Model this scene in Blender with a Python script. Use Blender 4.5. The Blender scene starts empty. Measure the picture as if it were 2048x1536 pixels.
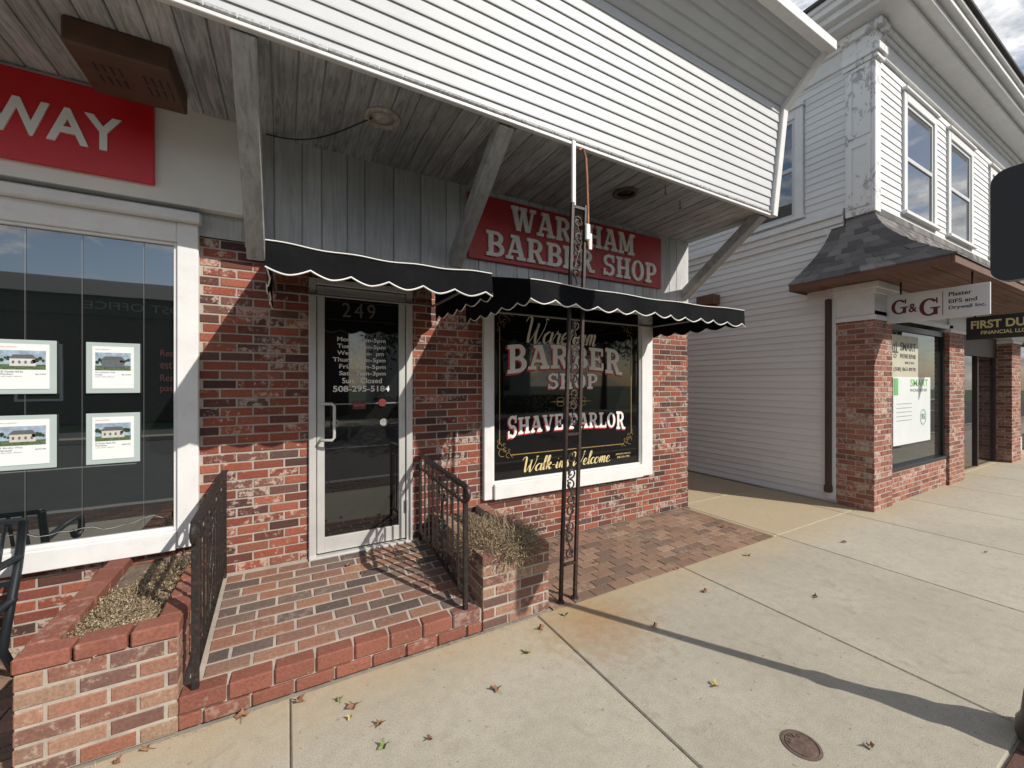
import bpy, math, random
from mathutils import Vector, Matrix, noise as mnoise
R=random.Random(7)
V=Vector
scene=bpy.context.scene
COL=scene.collection
# ------------------------------------------------------------ node helpers
def newmat(name):
    m=bpy.data.materials.new(name);m.use_nodes=True
    nt=m.node_tree;b=nt.nodes["Principled BSDF"]
    return m,nt,b
def N(nt,t,**k):
    n=nt.nodes.new(t)
    for a,v in k.items(): setattr(n,a,v)
    return n
def L(nt,a,b): nt.links.new(a,b)
def noise(nt,scale,detail=4,rough=.6,vec=None,dist=0):
    n=N(nt,"ShaderNodeTexNoise");n.inputs["Scale"].default_value=scale
    n.inputs["Detail"].default_value=detail;n.inputs["Roughness"].default_value=rough
    n.inputs["Distortion"].default_value=dist
    if vec is not None: L(nt,vec,n.inputs["Vector"])
    return n.outputs["Fac"]
def ramp(nt,fac,stops):
    r=N(nt,"ShaderNodeValToRGB");e=r.color_ramp.elements
    while len(e)<len(stops): e.new(.5)
    for i,(p,c) in enumerate(stops):
        e[i].position=p
        e[i].color=(c,c,c,1) if isinstance(c,(int,float)) else (*c,1)
    L(nt,fac,r.inputs["Fac"]);return r.outputs["Color"]
def mix(nt,f,a,b,mode='MIX'):
    m=N(nt,"ShaderNodeMix",data_type='RGBA',blend_type=mode)
    for s,v in ((0,f),(6,a),(7,b)):
        if hasattr(v,"is_linked"): L(nt,v,m.inputs[s])
        elif isinstance(v,(int,float)): m.inputs[s].default_value=v if s==0 else (v,v,v,1)
        else: m.inputs[s].default_value=(*v,1)
    return m.outputs[2]
def math_(nt,op,a,b=0):
    m=N(nt,"ShaderNodeMath",operation=op)
    for i,v in enumerate((a,b)):
        if hasattr(v,"is_linked"): L(nt,v,m.inputs[i])
        else: m.inputs[i].default_value=v
    return m.outputs[0]
def objco(nt,scale=None):
    t=N(nt,"ShaderNodeTexCoord")
    if scale is None: return t.outputs["Object"]
    mp=N(nt,"ShaderNodeMapping");mp.inputs["Scale"].default_value=scale
    L(nt,t.outputs["Object"],mp.inputs["Vector"]);return mp.outputs[0]
def bump(nt,b,h,strength=.3,dist=.01):
    n=N(nt,"ShaderNodeBump");n.inputs["Strength"].default_value=strength;n.inputs["Distance"].default_value=dist
    L(nt,h,n.inputs["Height"]);L(nt,n.outputs[0],b.inputs["Normal"])
def rnd(nt):
    a=N(nt,"ShaderNodeAttribute",attribute_name="rnd")
    s=N(nt,"ShaderNodeSeparateColor");L(nt,a.outputs["Color"],s.inputs[0])
    return s.outputs
def plain(name,c,rough=.6,metal=0,var=.12,scale=6,bmp=.1,bs=60,dirt=None,dirtamt=.5,ior=1.5,spec=.5):
    m,nt,b=newmat(name);co=objco(nt)
    n=noise(nt,scale,5,.6,co)
    k=ramp(nt,n,[(.3,1-var*1.5),(.7,1+var*.3)])
    col=mix(nt,1.0,c,k,'MULTIPLY')
    if dirt:
        dn=noise(nt,scale*2.7,8,.7,co)
        col=mix(nt,ramp(nt,dn,[(.52,0),(.7,dirtamt)]),col,dirt)
    L(nt,col,b.inputs["Base Color"])
    b.inputs["Roughness"].default_value=rough;b.inputs["Metallic"].default_value=metal
    b.inputs["IOR"].default_value=ior;b.inputs["Specular IOR Level"].default_value=spec
    if bmp>0: bump(nt,b,noise(nt,bs,4,.6,co),bmp,.004)
    return m
def brickmat(name,stops,white=.5,wcol=(.52,.42,.36),dark=.35,thr=.86):
    m,nt,b=newmat(name);co=objco(nt);r=rnd(nt)
    col=ramp(nt,r[0],stops)
    n1=noise(nt,24,6,.7,co);n2=noise(nt,75,4,.6,co);n3=noise(nt,1.7,3,.5,co)
    col=mix(nt,ramp(nt,n2,[(.35,.5),(.6,0)]),col,mix(nt,1.0,col,(.5,.45,.45),'MULTIPLY'))
    w=math_(nt,'ADD',math_(nt,'MULTIPLY',r[1],.26),math_(nt,'MULTIPLY',n3,.3))
    w=math_(nt,'ADD',w,n1)
    col=mix(nt,ramp(nt,w,[(thr,0),(thr+.09,white)]),col,wcol)
    col=mix(nt,ramp(nt,noise(nt,1.1,4,.6,co),[(.4,dark),(.6,0)]),col,mix(nt,1.0,col,(.55,.52,.5),'MULTIPLY'))
    L(nt,col,b.inputs["Base Color"]);b.inputs["Roughness"].default_value=.88
    b.inputs["Specular IOR Level"].default_value=.25
    bump(nt,b,mix(nt,.5,n1,n2),.6,.006);return m
def woodmat(name,c1,c2,sc,rough=.8,b_=.3,stain=.3):
    m,nt,b=newmat(name);co=objco(nt,sc);r=rnd(nt)
    add=N(nt,"ShaderNodeVectorMath",operation='ADD');L(nt,co,add.inputs[0])
    cmb=N(nt,"ShaderNodeCombineXYZ")
    for i in range(3): L(nt,math_(nt,'MULTIPLY',r[i],40),cmb.inputs[i])
    L(nt,cmb.outputs[0],add.inputs[1])
    n=noise(nt,1,7,.7,add.outputs[0],1.6)
    col=mix(nt,ramp(nt,n,[(.34,0),(.6,1)]),c1,c2)
    k=ramp(nt,r[1],[(0,.78),(1,1.12)]);col=mix(nt,1.0,col,k,'MULTIPLY')
    big=noise(nt,2.2,5,.6,objco(nt));col=mix(nt,ramp(nt,big,[(.4,stain),(.62,0)]),col,mix(nt,1.0,col,(.5,.48,.46),'MULTIPLY'))
    L(nt,col,b.inputs["Base Color"]);b.inputs["Roughness"].default_value=rough
    bump(nt,b,n,b_,.004);return m
def glassmat(name,c=(.008,.009,.009),ior=1.5,wave=.02,rough=.015):
    m,nt,b=newmat(name)
    n=noise(nt,1.3,2,.5,objco(nt))
    L(nt,mix(nt,n,c,tuple(x*1.6 for x in c)),b.inputs["Base Color"])
    b.inputs["Roughness"].default_value=rough;b.inputs["IOR"].default_value=ior
    bump(nt,b,n,wave,.02);return m
# ------------------------------------------------------------ mesh builder
class MB:
    def __init__(s): s.v=[];s.f=[];s.c=[]
    def face(s,pts,c=None):
        i=len(s.v);s.v+= [tuple(p) for p in pts];s.f.append(tuple(range(i,i+len(pts))));s.c.append(c or (.5,.5,.5))
    def mesh(s,vs,fs,c=None):
        i=len(s.v);s.v+=[tuple(p) for p in vs]
        for f in fs: s.f.append(tuple(k+i for k in f));s.c.append(c or (.5,.5,.5))
    def box(s,x0,x1,y0,y1,z0,z1,c=None,bv=0):
        s.obox(V(((x0+x1)/2,(y0+y1)/2,(z0+z1)/2)),V((1,0,0)),V((0,1,0)),V((0,0,1)),abs(x1-x0)/2,abs(y1-y0)/2,abs(z1-z0)/2,c,bv)
    def obox(s,C,a,b,n,ha,hb,hn,c=None,bv=0):
        if bv<=0:
            vs=[C+a*ha*i+b*hb*j+n*hn*k for i in(-1,1) for j in(-1,1) for k in(-1,1)]
            s.mesh(vs,[(0,1,3,2),(4,6,7,5),(0,4,5,1),(2,3,7,6),(0,2,6,4),(1,5,7,3)],c);return
        bv=min(bv,ha*.6,hb*.6,hn*.6)
        idx={};vs=[]
        for i in(-1,1):
            for j in(-1,1):
                for k in(-1,1):
                    for ax in range(3):
                        h=[ha-bv,hb-bv,hn-bv];h[ax]=(ha,hb,hn)[ax]
                        idx[(i,j,k,ax)]=len(vs);vs.append(C+a*h[0]*i+b*h[1]*j+n*h[2]*k)
        fs=[]
        q=((-1,-1),(1,-1),(1,1),(-1,1))
        for sg in(-1,1):
            fs.append([idx[(sg,p,r,0)] for p,r in q]);fs.append([idx[(p,sg,r,1)] for p,r in q]);fs.append([idx[(p,r,sg,2)] for p,r in q])
            for sh in(-1,1):
                fs.append([idx[(sg,sh,-1,0)],idx[(sg,sh,1,0)],idx[(sg,sh,1,1)],idx[(sg,sh,-1,1)]])
                fs.append([idx[(sg,-1,sh,0)],idx[(sg,1,sh,0)],idx[(sg,1,sh,2)],idx[(sg,-1,sh,2)]])
                fs.append([idx[(-1,sg,sh,1)],idx[(1,sg,sh,1)],idx[(1,sg,sh,2)],idx[(-1,sg,sh,2)]])
                for k in(-1,1): fs.append([idx[(sg,sh,k,0)],idx[(sg,sh,k,1)],idx[(sg,sh,k,2)]])
        s.mesh(vs,fs,c)
    def beam(s,p0,p1,w,h,up=V((0,0,1)),c=None,bv=0):
        p0=V(p0);p1=V(p1);d=(p1-p0);l=d.length;d.normalize()
        a=d.cross(up)
        if a.length<1e-4:a=d.cross(V((0,1,0)))
        a.normalize();n=a.cross(d)
        s.obox((p0+p1)/2,d,a,n,l/2,w/2,h/2,c,bv)
    def tube(s,pts,r,n=6,c=None,closed=False):
        pts=[V(p) for p in pts];rings=[];pa=None
        for i,p in enumerate(pts):
            d=(pts[min(i+1,len(pts)-1)]-pts[max(i-1,0)]).normalized()
            if pa is None: pa=d.orthogonal().normalized()
            pa=(pa-d*pa.dot(d));
            if pa.length<1e-5: pa=d.orthogonal()
            pa.normalize();q=d.cross(pa)
            rr=r[i] if isinstance(r,(list,tuple)) else r
            rings.append([p+pa*math.cos(2*math.pi*k/n+.4)*rr+q*math.sin(2*math.pi*k/n+.4)*rr for k in range(n)])
        vs=[x for g in rings for x in g];fs=[]
        for i in range(len(rings)-1):
            for k in range(n): fs.append((i*n+k,i*n+(k+1)%n,(i+1)*n+(k+1)%n,(i+1)*n+k))
        fs.append(tuple(range(n)));fs.append(tuple((len(rings)-1)*n+k for k in range(n)))
        s.mesh(vs,fs,c)
    def lathe(s,C,prof,n=20,c=None,axis=V((0,0,1))):
        C=V(C);a=axis.orthogonal().normalized();b=axis.cross(a)
        vs=[C+a*math.cos(2*math.pi*k/n)*r+b*math.sin(2*math.pi*k/n)*r+axis*z for r,z in prof for k in range(n)]
        fs=[(i*n+k,i*n+(k+1)%n,(i+1)*n+(k+1)%n,(i+1)*n+k) for i in range(len(prof)-1) for k in range(n)]
        fs.append(tuple(range(n)));fs.append(tuple((len(prof)-1)*n+k for k in range(n)))
        s.mesh(vs,fs,c)
    def tile(s,O,U,W,Nn,u0,u1,v0,v1,d,ch,jit=.0,c=None):
        P=lambda u,v,n:O+U*u+W*v+Nn*n
        j=[R.uniform(-jit,jit) for _ in range(4)]
        q=[(u0,v0),(u1,v0),(u1,v1),(u0,v1)]
        k=[(ch,ch),(-ch,ch),(-ch,-ch),(ch,-ch)]
        vs=[P(a,b,-.002) for a,b in q]+[P(a,b,d-ch+j[i]*.6) for i,(a,b) in enumerate(q)]+[P(q[i][0]+k[i][0],q[i][1]+k[i][1],d+j[i]*.6) for i in range(4)]
        fs=[]
        for i in range(4):
            m=(i+1)%4;fs+= [(i,m,4+m,4+i),(4+i,4+m,8+m,8+i)]
        fs.append((8,9,10,11));s.mesh(vs,fs,c)
    def courses(s,O,U,W,Nn,width,height,L_,h,gap=.01,d=.006,ch=.003,holes=(),off=.5,jit=.002,rjit=.0):
        O=V(O);U=V(U).normalized();W=V(W).normalized();Nn=V(Nn).normalized()
        rows=max(1,int(math.ceil(height/h-.3)))
        for r in range(rows):
            v0=r*h;v1=min(v0+h-gap,height);vc=(v0+v1)/2
            iv=[(0,width)]
            for (a,b,c0,c1) in holes:
                if c0<vc<c1:
                    nv=[]
                    for x,y in iv:
                        if b<=x or a>=y: nv.append((x,y))
                        else:
                            if a>x: nv.append((x,a))
                            if b<y: nv.append((b,y))
                    iv=nv
            x=-(r%2)*L_*off - (R.uniform(0,rjit) if rjit else 0)
            while x<width:
                for a,b in iv:
                    u0=max(x,a);u1=min(x+L_-gap,b)
                    if u1-u0>.02:
                        dj=min(.003,gap*.22)
                        s.tile(O,U,W,Nn,u0+R.uniform(0,dj),u1-R.uniform(0,dj),v0+R.uniform(0,dj),v1-R.uniform(0,dj),d+R.uniform(-jit,jit)*.7,ch,jit,(R.random(),R.random(),R.random()))
                x+=L_
    def siding(s,O,U,Nn,length,n,e,Vv=V((0,0,1)),out=.010,panel=3.2,holes=()):
        O=V(O);U=V(U);Nn=V(Nn)
        for i in range(n):
            x=-R.uniform(0,panel)
            while x<length:
                ivs=[(max(0,x),min(x+panel,length))]
                for (a,b,c0,c1) in holes:
                    if c0<(i+.5)*e<c1:
                        nv=[]
                        for p,q in ivs:
                            if b<=p or a>=q:nv.append((p,q))
                            else:
                                if a>p:nv.append((p,a))
                                if b<q:nv.append((b,q))
                        ivs=nv
                for a,b in ivs:
                    if b-a<.01: continue
                    k=R.uniform(0,.002)
                    P=lambda u,z,o:O+U*u+Vv*z+Nn*o
                    z0=i*e;z1=(i+1)*e
                    c=(R.random(),R.random(),R.random())
                    s.mesh([P(a,z0,out+k),P(b,z0,out+k),P(b,z0+e*.1,out+k+.0008),P(a,z0+e*.1,out+k+.0008),P(b,z1,k),P(a,z1,k),P(a,z0+.002,0),P(b,z0+.002,0)],
                      [(0,1,2,3),(3,2,4,5),(6,7,1,0),(0,3,5,6),(1,7,4,2)],c)
                x+=panel
    def obj(s,name,mat,parent=None,smooth=False,label=None,kind=None):
        me=bpy.data.meshes.new(name);me.from_pydata(s.v,[],s.f)
        ca=me.color_attributes.new("rnd",'FLOAT_COLOR','CORNER')
        buf=[]
        for p in me.polygons:
            c=s.c[p.index];buf.extend((c[0],c[1],c[2],1.0)*p.loop_total)
        ca.data.foreach_set("color",buf)
        if smooth: me.polygons.foreach_set("use_smooth",[True]*len(me.polygons))
        me.materials.append(mat)
        o=bpy.data.objects.new(name,me);COL.objects.link(o)
        if parent is not None: attach(o,parent)
        if label:o["label"]=label
        if kind:o["kind"]=kind
        return o
WP={}
def attach(o,parent):
    o.parent=parent;o.matrix_parent_inverse=Matrix.Translation(-WP[parent.name]);WP[o.name]=V((0,0,0))
def thing(name,label,cat,loc,group=None):
    e=bpy.data.objects.new(name,None);e.empty_display_size=.1;COL.objects.link(e)
    e.location=loc;WP[e.name]=V(loc);e["label"]=label;e["category"]=cat
    if group:e["group"]=group
    return e
def subthing(name,parent,loc):
    e=bpy.data.objects.new(name,None);e.empty_display_size=.1;COL.objects.link(e);e.location=loc
    e.parent=parent;e.matrix_parent_inverse=Matrix.Translation(-WP[parent.name]);WP[e.name]=V(loc);return e
def tops(o,label,cat,group=None):
    o["label"]=label;o["category"]=cat
    if group:o["group"]=group
def gridwall(mb,x0,x1,z0,z1,y0,y1,holes):
    xs=sorted(set([x0,x1]+[min(max(a,x0),x1) for h in holes for a in h[:2]]))
    for i in range(len(xs)-1):
        a,b=xs[i],xs[i+1];m=(a+b)/2
        hs=sorted([(h[2],h[3]) for h in holes if h[0]<m<h[1]])
        z=z0
        for c,d in hs:
            if c>z: mb.box(a,b,y0,y1,z,c)
            z=d
        if z<z1: mb.box(a,b,y0,y1,z,z1)
# ------------------------------------------------------------ text
def text_obj(name,body,O,U,Vv,Nn,width,height,mat,parent,shear=0,offset=0.0,depth=.001,space=1):
    cu=bpy.data.curves.new("t",'FONT');cu.body=body;cu.size=1;cu.shear=shear;cu.offset=offset;cu.extrude=.01;cu.resolution_u=6;cu.space_character=space
    t=bpy.data.objects.new("t",cu);COL.objects.link(t)
    dg=bpy.context.evaluated_depsgraph_get();dg.update()
    me=bpy.data.meshes.new_from_object(t.evaluated_get(dg))
    bpy.data.objects.remove(t);bpy.data.curves.remove(cu)
    xs=[v.co.x for v in me.vertices];ys=[v.co.y for v in me.vertices]
    x0,x1,y0,y1=min(xs),max(xs),min(ys),max(ys)
    sy=height/(y1-y0);sx=width/(x1-x0) if width else sy*.95
    O=V(O);U=V(U);Vv=V(Vv);Nn=V(Nn)
    for v in me.vertices:
        x=(v.co.x-x0)*sx;y=(v.co.y-y0)*sy
        v.co=O+U*x+Vv*y+Nn*(depth*(1 if v.co.z>0 else 0))
    me.materials.clear();me.materials.append(mat)
    o=bpy.data.objects.new(name,me);COL.objects.link(o)
    if parent is not None: attach(o,parent)
    return o
r_=lambda *a:('r',)+a
d_=lambda *a:('d',)+a
a_=lambda *a:('a',)+a
GL={
'A':(1.0,[d_(.14,.08,.47,1,.15),d_(.82,.08,.53,1,.26),r_(.28,.28,.7,.4),r_(-.02,0,.36,.14),r_(.56,0,1.02,.14),r_(.24,.87,.56,1)]),
'B':(.88,[r_(.1,.02,.34,.98),r_(0,.86,.5,1),r_(0,0,.5,.14),r_(.3,.45,.52,.57),a_(.46,.73,.36,.27,-90,90,.22,.13),a_(.48,.285,.4,.285,-90,90,.23,.14)]),
'E':(.85,[r_(.1,.02,.34,.98),r_(0,.86,.8,1),r_(0,0,.82,.14),r_(.3,.44,.58,.56),r_(.52,.34,.62,.66),r_(.68,.66,.8,.9),r_(.7,.1,.82,.34)]),
'H':(1.02,[r_(.1,.05,.34,.95),r_(.66,.05,.9,.95),r_(.3,.43,.7,.56),r_(0,0,.44,.13),r_(.56,0,1.0,.13),r_(0,.87,.44,1),r_(.56,.87,1.0,1)]),
'M':(1.25,[r_(.1,.05,.26,.95),r_(.86,.05,1.1,.95),d_(.6,.12,.26,.95,.24),d_(.6,.12,.92,.95,.15),r_(0,0,.38,.13),r_(.74,0,1.22,.13),r_(0,.87,.34,1),r_(.84,.87,1.22,1)]),
'O':(.95,[a_(.46,.5,.46,.51,0,360,.24,.13)]),
'P':(.86,[r_(.1,.05,.34,.98),r_(0,.86,.5,1),r_(0,0,.46,.13),r_(.3,.38,.5,.5),a_(.46,.69,.38,.31,-90,90,.23,.13)]),
'R':(1.0,[r_(.1,.05,.34,.98),r_(0,.86,.5,1),r_(0,0,.44,.13),r_(.3,.42,.52,.54),a_(.46,.71,.38,.29,-90,90,.23,.13),d_(.76,.06,.52,.46,.24),r_(.64,0,1.02,.13)]),
'S':(.8,[a_(.39,.72,.37,.285,35,275,.2,.135),a_(.39,.285,.38,.29,-145,92,.21,.135),r_(.62,.66,.74,1.0),r_(.02,0,.14,.33)]),
'W':(1.35,[d_(.38,.02,.16,.95,.25),d_(.42,.02,.62,.95,.13),d_(.88,.02,.64,.95,.25),d_(.94,.02,1.18,.95,.14),r_(-.02,.87,.38,1),r_(.44,.87,.84,1),r_(1.0,.87,1.36,1)]),
'V':(1.0,[d_(.5,.02,.17,.95,.26),d_(.53,.02,.84,.95,.14),r_(-.02,.87,.4,1),r_(.62,.87,1.02,1)]),
'L':(.82,[r_(.1,.02,.34,.98),r_(0,.87,.46,1),r_(0,0,.8,.14),r_(.68,.1,.8,.38)]),
' ':(.42,[]),
}
def slab(name,txt,O,U,Vv,Nn,width,height,mat,parent,depth=.02,gap=.1,arch=0,caps=None):
    tot=sum(GL[c][0]+gap for c in txt)-gap;sx=width/tot;mb=MB();x=0;O=V(O);U=V(U);Vv=V(Vv);Nn=V(Nn)
    for ci,ch in enumerate(txt):
        w,ps=GL[ch];k=1
        if caps and ci in caps: k=caps[ci]
        def P(a,b,n):
            xx=(x+a)*sx;t=xx/width*2-1
            yy=height*(.5+(b-.5)*k)
            return O+U*xx+Vv*(yy+arch*(1-t*t))+Nn*n
        def prism(q,i):
            n=len(q);dd=depth+i*.00045
            mb.mesh([P(a,b,0) for a,b in q]+[P(a,b,dd) for a,b in q],[tuple(range(n,2*n))]+[(j,(j+1)%n,n+(j+1)%n,n+j) for j in range(n)])
        for i,p in enumerate(ps):
            if p[0]=='r': prism([(p[1],p[2]),(p[3],p[2]),(p[3],p[4]),(p[1],p[4])],i)
            elif p[0]=='d':
                x0,y0,x1,y1,t=p[1:];prism([(x0-t/2,y0),(x0+t/2,y0),(x1+t/2,y1),(x1-t/2,y1)],i)
            else:
                cx,cy,rx,ry,a0,a1,tx,ty=p[1:];m=max(6,int(abs(a1-a0)/15))
                for s in range(m):
                    q=[]
                    for aa,inn in((s,0),(s+1,0),(s+1,1),(s,1)):
                        an=math.radians(a0+(a1-a0)*aa/m);q.append((cx+(rx-tx*inn)*math.cos(an),cy+(ry-ty*inn)*math.sin(an)))
                    prism(q,i)
        x+=w+gap
    return mb.obj(name,mat,parent)
X_=V((1,0,0));Y_=V((0,1,0));Z_=V((0,0,1))
SC={
'W':(1.85,[[(-.3,1.7),(-.12,2.1),(.2,2.05),(.28,1.2),(.35,.3),(.5,0),(.8,.7),(1.0,1.7),(.98,.8),(1.1,.05),(1.25,0),(1.6,.9),(1.75,1.7),(1.65,2.1),(1.95,2.05)]]),
'a':(1.0,[[(.74,.86),(.45,1),(.1,.65),(.1,.2),(.36,0),(.66,.3),(.76,.8)],[(.82,1.02),(.78,.5),(.8,.12),(.9,0),(1.1,.2)]]),
'r':(.85,[[(0,.2),(.2,.9),(.28,1.08),(.36,.86),(.6,.9),(.58,.5),(.6,.1),(.72,0),(.95,.2)]]),
'e':(.78,[[(0,.25),(.35,.45),(.6,.75),(.42,1),(.18,.78),(.12,.4),(.3,.02),(.6,.05),(.85,.25)]]),
'h':(1.0,[[(0,.3),(.35,1.3),(.45,1.95),(.3,2.05),(.22,1.6),(.2,0)],[(.2,.4),(.45,.95),(.7,.9),(.72,.4),(.78,.05),(.9,0),(1.1,.2)]]),
'm':(1.25,[[(0,.3),(.15,.95),(.22,.85),(.2,0)],[(.2,.5),(.42,1),(.58,.85),(.56,0)],[(.56,.5),(.8,1),(.96,.85),(.95,.15),(1.08,0),(1.3,.2)]]),
'n':(.88,[[(0,.3),(.15,.95),(.22,.85),(.2,0)],[(.2,.5),(.45,1),(.6,.85),(.6,.15),(.72,0),(.95,.2)]]),
'l':(.5,[[(0,.25),(.4,1.3),(.45,1.95),(.28,2.0),(.2,1.4),(.2,.3),(.32,0),(.55,.2)]]),
'k':(.9,[[(0,.25),(.38,1.3),(.42,1.95),(.26,2),(.2,1.4),(.2,0)],[(.2,.45),(.5,1),(.7,.85),(.4,.55),(.3,.5),(.55,.3),(.7,0),(.95,.2)]]),
'-':(.6,[[(.05,.55),(.3,.57),(.5,.6)]]),
'i':(.5,[[(0,.25),(.2,.95),(.2,.3),(.32,0),(.55,.2)],[(.2,1.36),(.25,1.4),(.3,1.44)]]),
's':(.72,[[(0,.2),(.35,.95),(.42,1.05),(.4,.8),(.62,.4),(.5,0),(.2,.05)],[(.5,.02),(.62,.05),(.8,.2)]]),
'c':(.68,[[(.62,.8),(.45,1),(.15,.75),(.1,.3),(.35,0),(.75,.25)]]),
'o':(.8,[[(.45,1),(.12,.7),(.12,.2),(.4,0),(.68,.3),(.62,.8),(.45,1),(.6,.85),(.9,.85)]]),
' ':(.5,[])}
def script(name,txt,O,width,asc,mat,parent,pen=.24,sh=.32):
    tot=sum(SC[c][0] for c in txt);sx=width/tot;sy=asc/2.1;mb=MB();x=0;O=V(O);lay=0
    for ch in txt:
        w,st=SC[ch]
        for pl in st:
            lay+=1
            P=[V((x+a+sh*b,b,0)) for a,b in pl];Q=[]
            for i in range(len(P)-1):
                p0=P[max(i-1,0)];p1=P[i];p2=P[i+1];p3=P[min(i+2,len(P)-1)]
                for k in range(5):
                    t=k/5;Q.append(.5*((2*p1)+(p2-p0)*t+(2*p0-5*p1+4*p2-p3)*t*t+(3*p1-p0-3*p2+p3)*t**3))
            Q.append(P[-1]);n=len(Q);E=[]
            for i in range(n):
                d=(Q[min(i+1,n-1)]-Q[max(i-1,0)])
                if d.length<1e-6:d=V((1,0,0))
                d.normalize();wd=pen*(.28+.72*max(0,-d.y))*.5*min(1,.4+min(i,n-1-i)*.3)
                nn=V((-d.y,d.x,0));E.append((Q[i]+nn*wd,Q[i]-nn*wd))
            f=lambda p:O+X_*(p.x*sx)+Z_*(p.y*sy)-Y_*(.0006+(lay%4)*.0003)
            for i in range(n-1): mb.face([f(E[i][0]),f(E[i][1]),f(E[i+1][1]),f(E[i+1][0])])
        x+=w
    return mb.obj(name,mat,parent)
# ------------------------------------------------------------ materials
red_stops=[(0,(.075,.045,.04)),(.13,(.13,.055,.044)),(.3,(.21,.07,.05)),(.55,(.30,.088,.055)),(.8,(.35,.12,.075)),(.92,(.21,.095,.07)),(1,(.11,.07,.062))]
m_brick=brickmat("used_brick",red_stops,.72,(.54,.43,.36),.3,.872)
m_brick2=brickmat("planter_brick",[(0,(.15,.09,.075)),(.25,(.26,.12,.085)),(.5,(.34,.18,.125)),(.75,(.34,.23,.155)),(.9,(.22,.13,.1)),(1,(.30,.13,.085))],.45,(.5,.42,.34),.25,.88)
m_cap=brickmat("cap_brick",[(0,(.22,.085,.062)),(.6,(.31,.12,.082)),(1,(.19,.09,.07))],.35,(.46,.37,.31),.3,.88)
m_pave=brickmat("porch_paver",[(0,(.11,.085,.078)),(.2,(.17,.12,.10)),(.4,(.27,.14,.10)),(.55,(.34,.18,.115)),(.7,(.22,.15,.12)),(.85,(.15,.115,.10)),(1,(.37,.21,.14))],.25,(.46,.38,.31),.25,.93)
m_pave2=brickmat("walk_paver",[(0,(.18,.13,.10)),(.5,(.265,.17,.12)),(1,(.32,.215,.155))],.3,(.44,.38,.29),.3,.88)
m_brick3=brickmat("pier_brick",[(0,(.2,.085,.065)),(.3,(.33,.13,.09)),(.7,(.40,.19,.14)),(.9,(.28,.12,.09)),(1,(.18,.10,.085))],.65,(.55,.47,.40),.1,.84)
m_mortar=plain("mortar",(.42,.37,.315),.95,0,.2,9,.5,120)
m_mortar2=plain("dark_mortar",(.32,.28,.23),.95,0,.25,9,.5,120)
m_white=plain("white_vinyl",(.57,.585,.60),.5,0,.05,3,.03,80,spec=.3)
m_trim=plain("white_trim",(.73,.73,.725),.5,0,.06,5,.05,60,(.5,.47,.43),.25,spec=.3)
m_cream=plain("cream_board",(.79,.77,.72),.6,0,.05,3,.05,50)
m_alum=plain("brushed_aluminium",(.6,.59,.57),.42,.3,.08,5,.04,90)
m_bar=plain("dull_aluminium",(.22,.22,.21),.45,.3,.08,5,.04,90)
m_black=plain("black_iron",(.018,.016,.015),.5,0,.3,20,.25,150,(.16,.07,.04),.5)
m_rustiron=plain("rusty_brown_iron",(.035,.022,.018),.55,0,.4,20,.3,150,(.16,.06,.03),.7)
m_lampblack=plain("lamp_black",(.012,.012,.013),.4,0,.1,8,.03,60)
m_fabric=plain("awning_fabric",(.0065,.007,.0085),.85,0,.3,5,.25,700,(.014,.014,.014),.5,spec=.12)
m_pipe=plain("white_piping",(.75,.74,.7),.6,0,.05,20,.0)
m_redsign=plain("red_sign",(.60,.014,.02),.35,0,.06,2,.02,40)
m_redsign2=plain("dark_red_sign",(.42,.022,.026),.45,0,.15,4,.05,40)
m_letters=plain("cream_lettering",(.80,.76,.68),.6,0,.12,14,.15,60)
m_wlet=plain("white_lettering",(.80,.80,.77),.4,0,.03,6,0)
m_rlet=plain("red_lettering",(.5,.02,.02),.4,0,.05,6,0)
m_gold=plain("gold_leaf",(.40,.27,.08),.42,.3,.25,30,.05)
m_gold2=plain("pale_gold",(.70,.58,.28),.45,.0,.1,10,0)
m_creams=plain("pale_cream_script",(.72,.7,.58),.45,0,.1,10,0)
m_grey=plain("grey_number",(.11,.10,.09),.5,0,.1,10,0)
m_stick=plain("sticker_red",(.2,.025,.025),.5,0,.4,60,0)
m_stick2=plain("sticker_grey",(.35,.35,.33),.5,0,.4,60,0)
m_glass=glassmat("window_glass",(.006,.009,.009),3.0,.03)
m_doorglass=glassmat("door_glass",(.006,.006,.006),1.9,.02)
m_blackglass=glassmat("black_painted_glass",(.004,.004,.004),1.5,.02,.03)
m_nglass=glassmat("upper_glass",(.05,.053,.056),2.8,.05)
m_shopglass=glassmat("shop_glass",(.012,.014,.013),1.9,.04)
m_brown=plain("brown_metal",(.11,.052,.03),.6,0,.2,8,.1,60)
m_dkbrown=plain("dark_brown_metal",(.06,.038,.03),.6,0,.2,8,.1,60)
m_browntrim=plain("brown_fascia",(.15,.07,.04),.6,0,.15,6,.1,50)
m_copper=plain("old_copper",(.3,.14,.08),.5,.5,.3,20,.1)
m_dirt=plain("planter_soil",(.16,.12,.085),.95,0,.3,30,.8,90)
m_rail=m_black
m_soffit=woodmat("weathered_soffit_wood",(.25,.255,.26),(.56,.57,.575),(30,2.4,30),.8,.4,.3)
m_board=woodmat("grey_wall_board",(.39,.395,.39),(.54,.55,.545),(24,24,1.6),.8,.2,.25)
m_bracket=woodmat("bracket_wood",(.34,.34,.33),(.54,.54,.52),(18,5,5),.8)
m_bsoffit=woodmat("brown_soffit_wood",(.14,.065,.04),(.22,.11,.065),(2,20,20),.6)
m_paper=plain("poster_paper",(.72,.76,.76),.25,0,.03,4,0)
m_cardframe=plain("acrylic_holder",(.40,.47,.46),.12,0,.05,4,0)
m_navy=plain("dark_lettering",(.03,.04,.04),.5,0,.1,5,0);m_green=plain("green_print",(.16,.45,.14),.5,0,.1,5,0)
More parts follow.
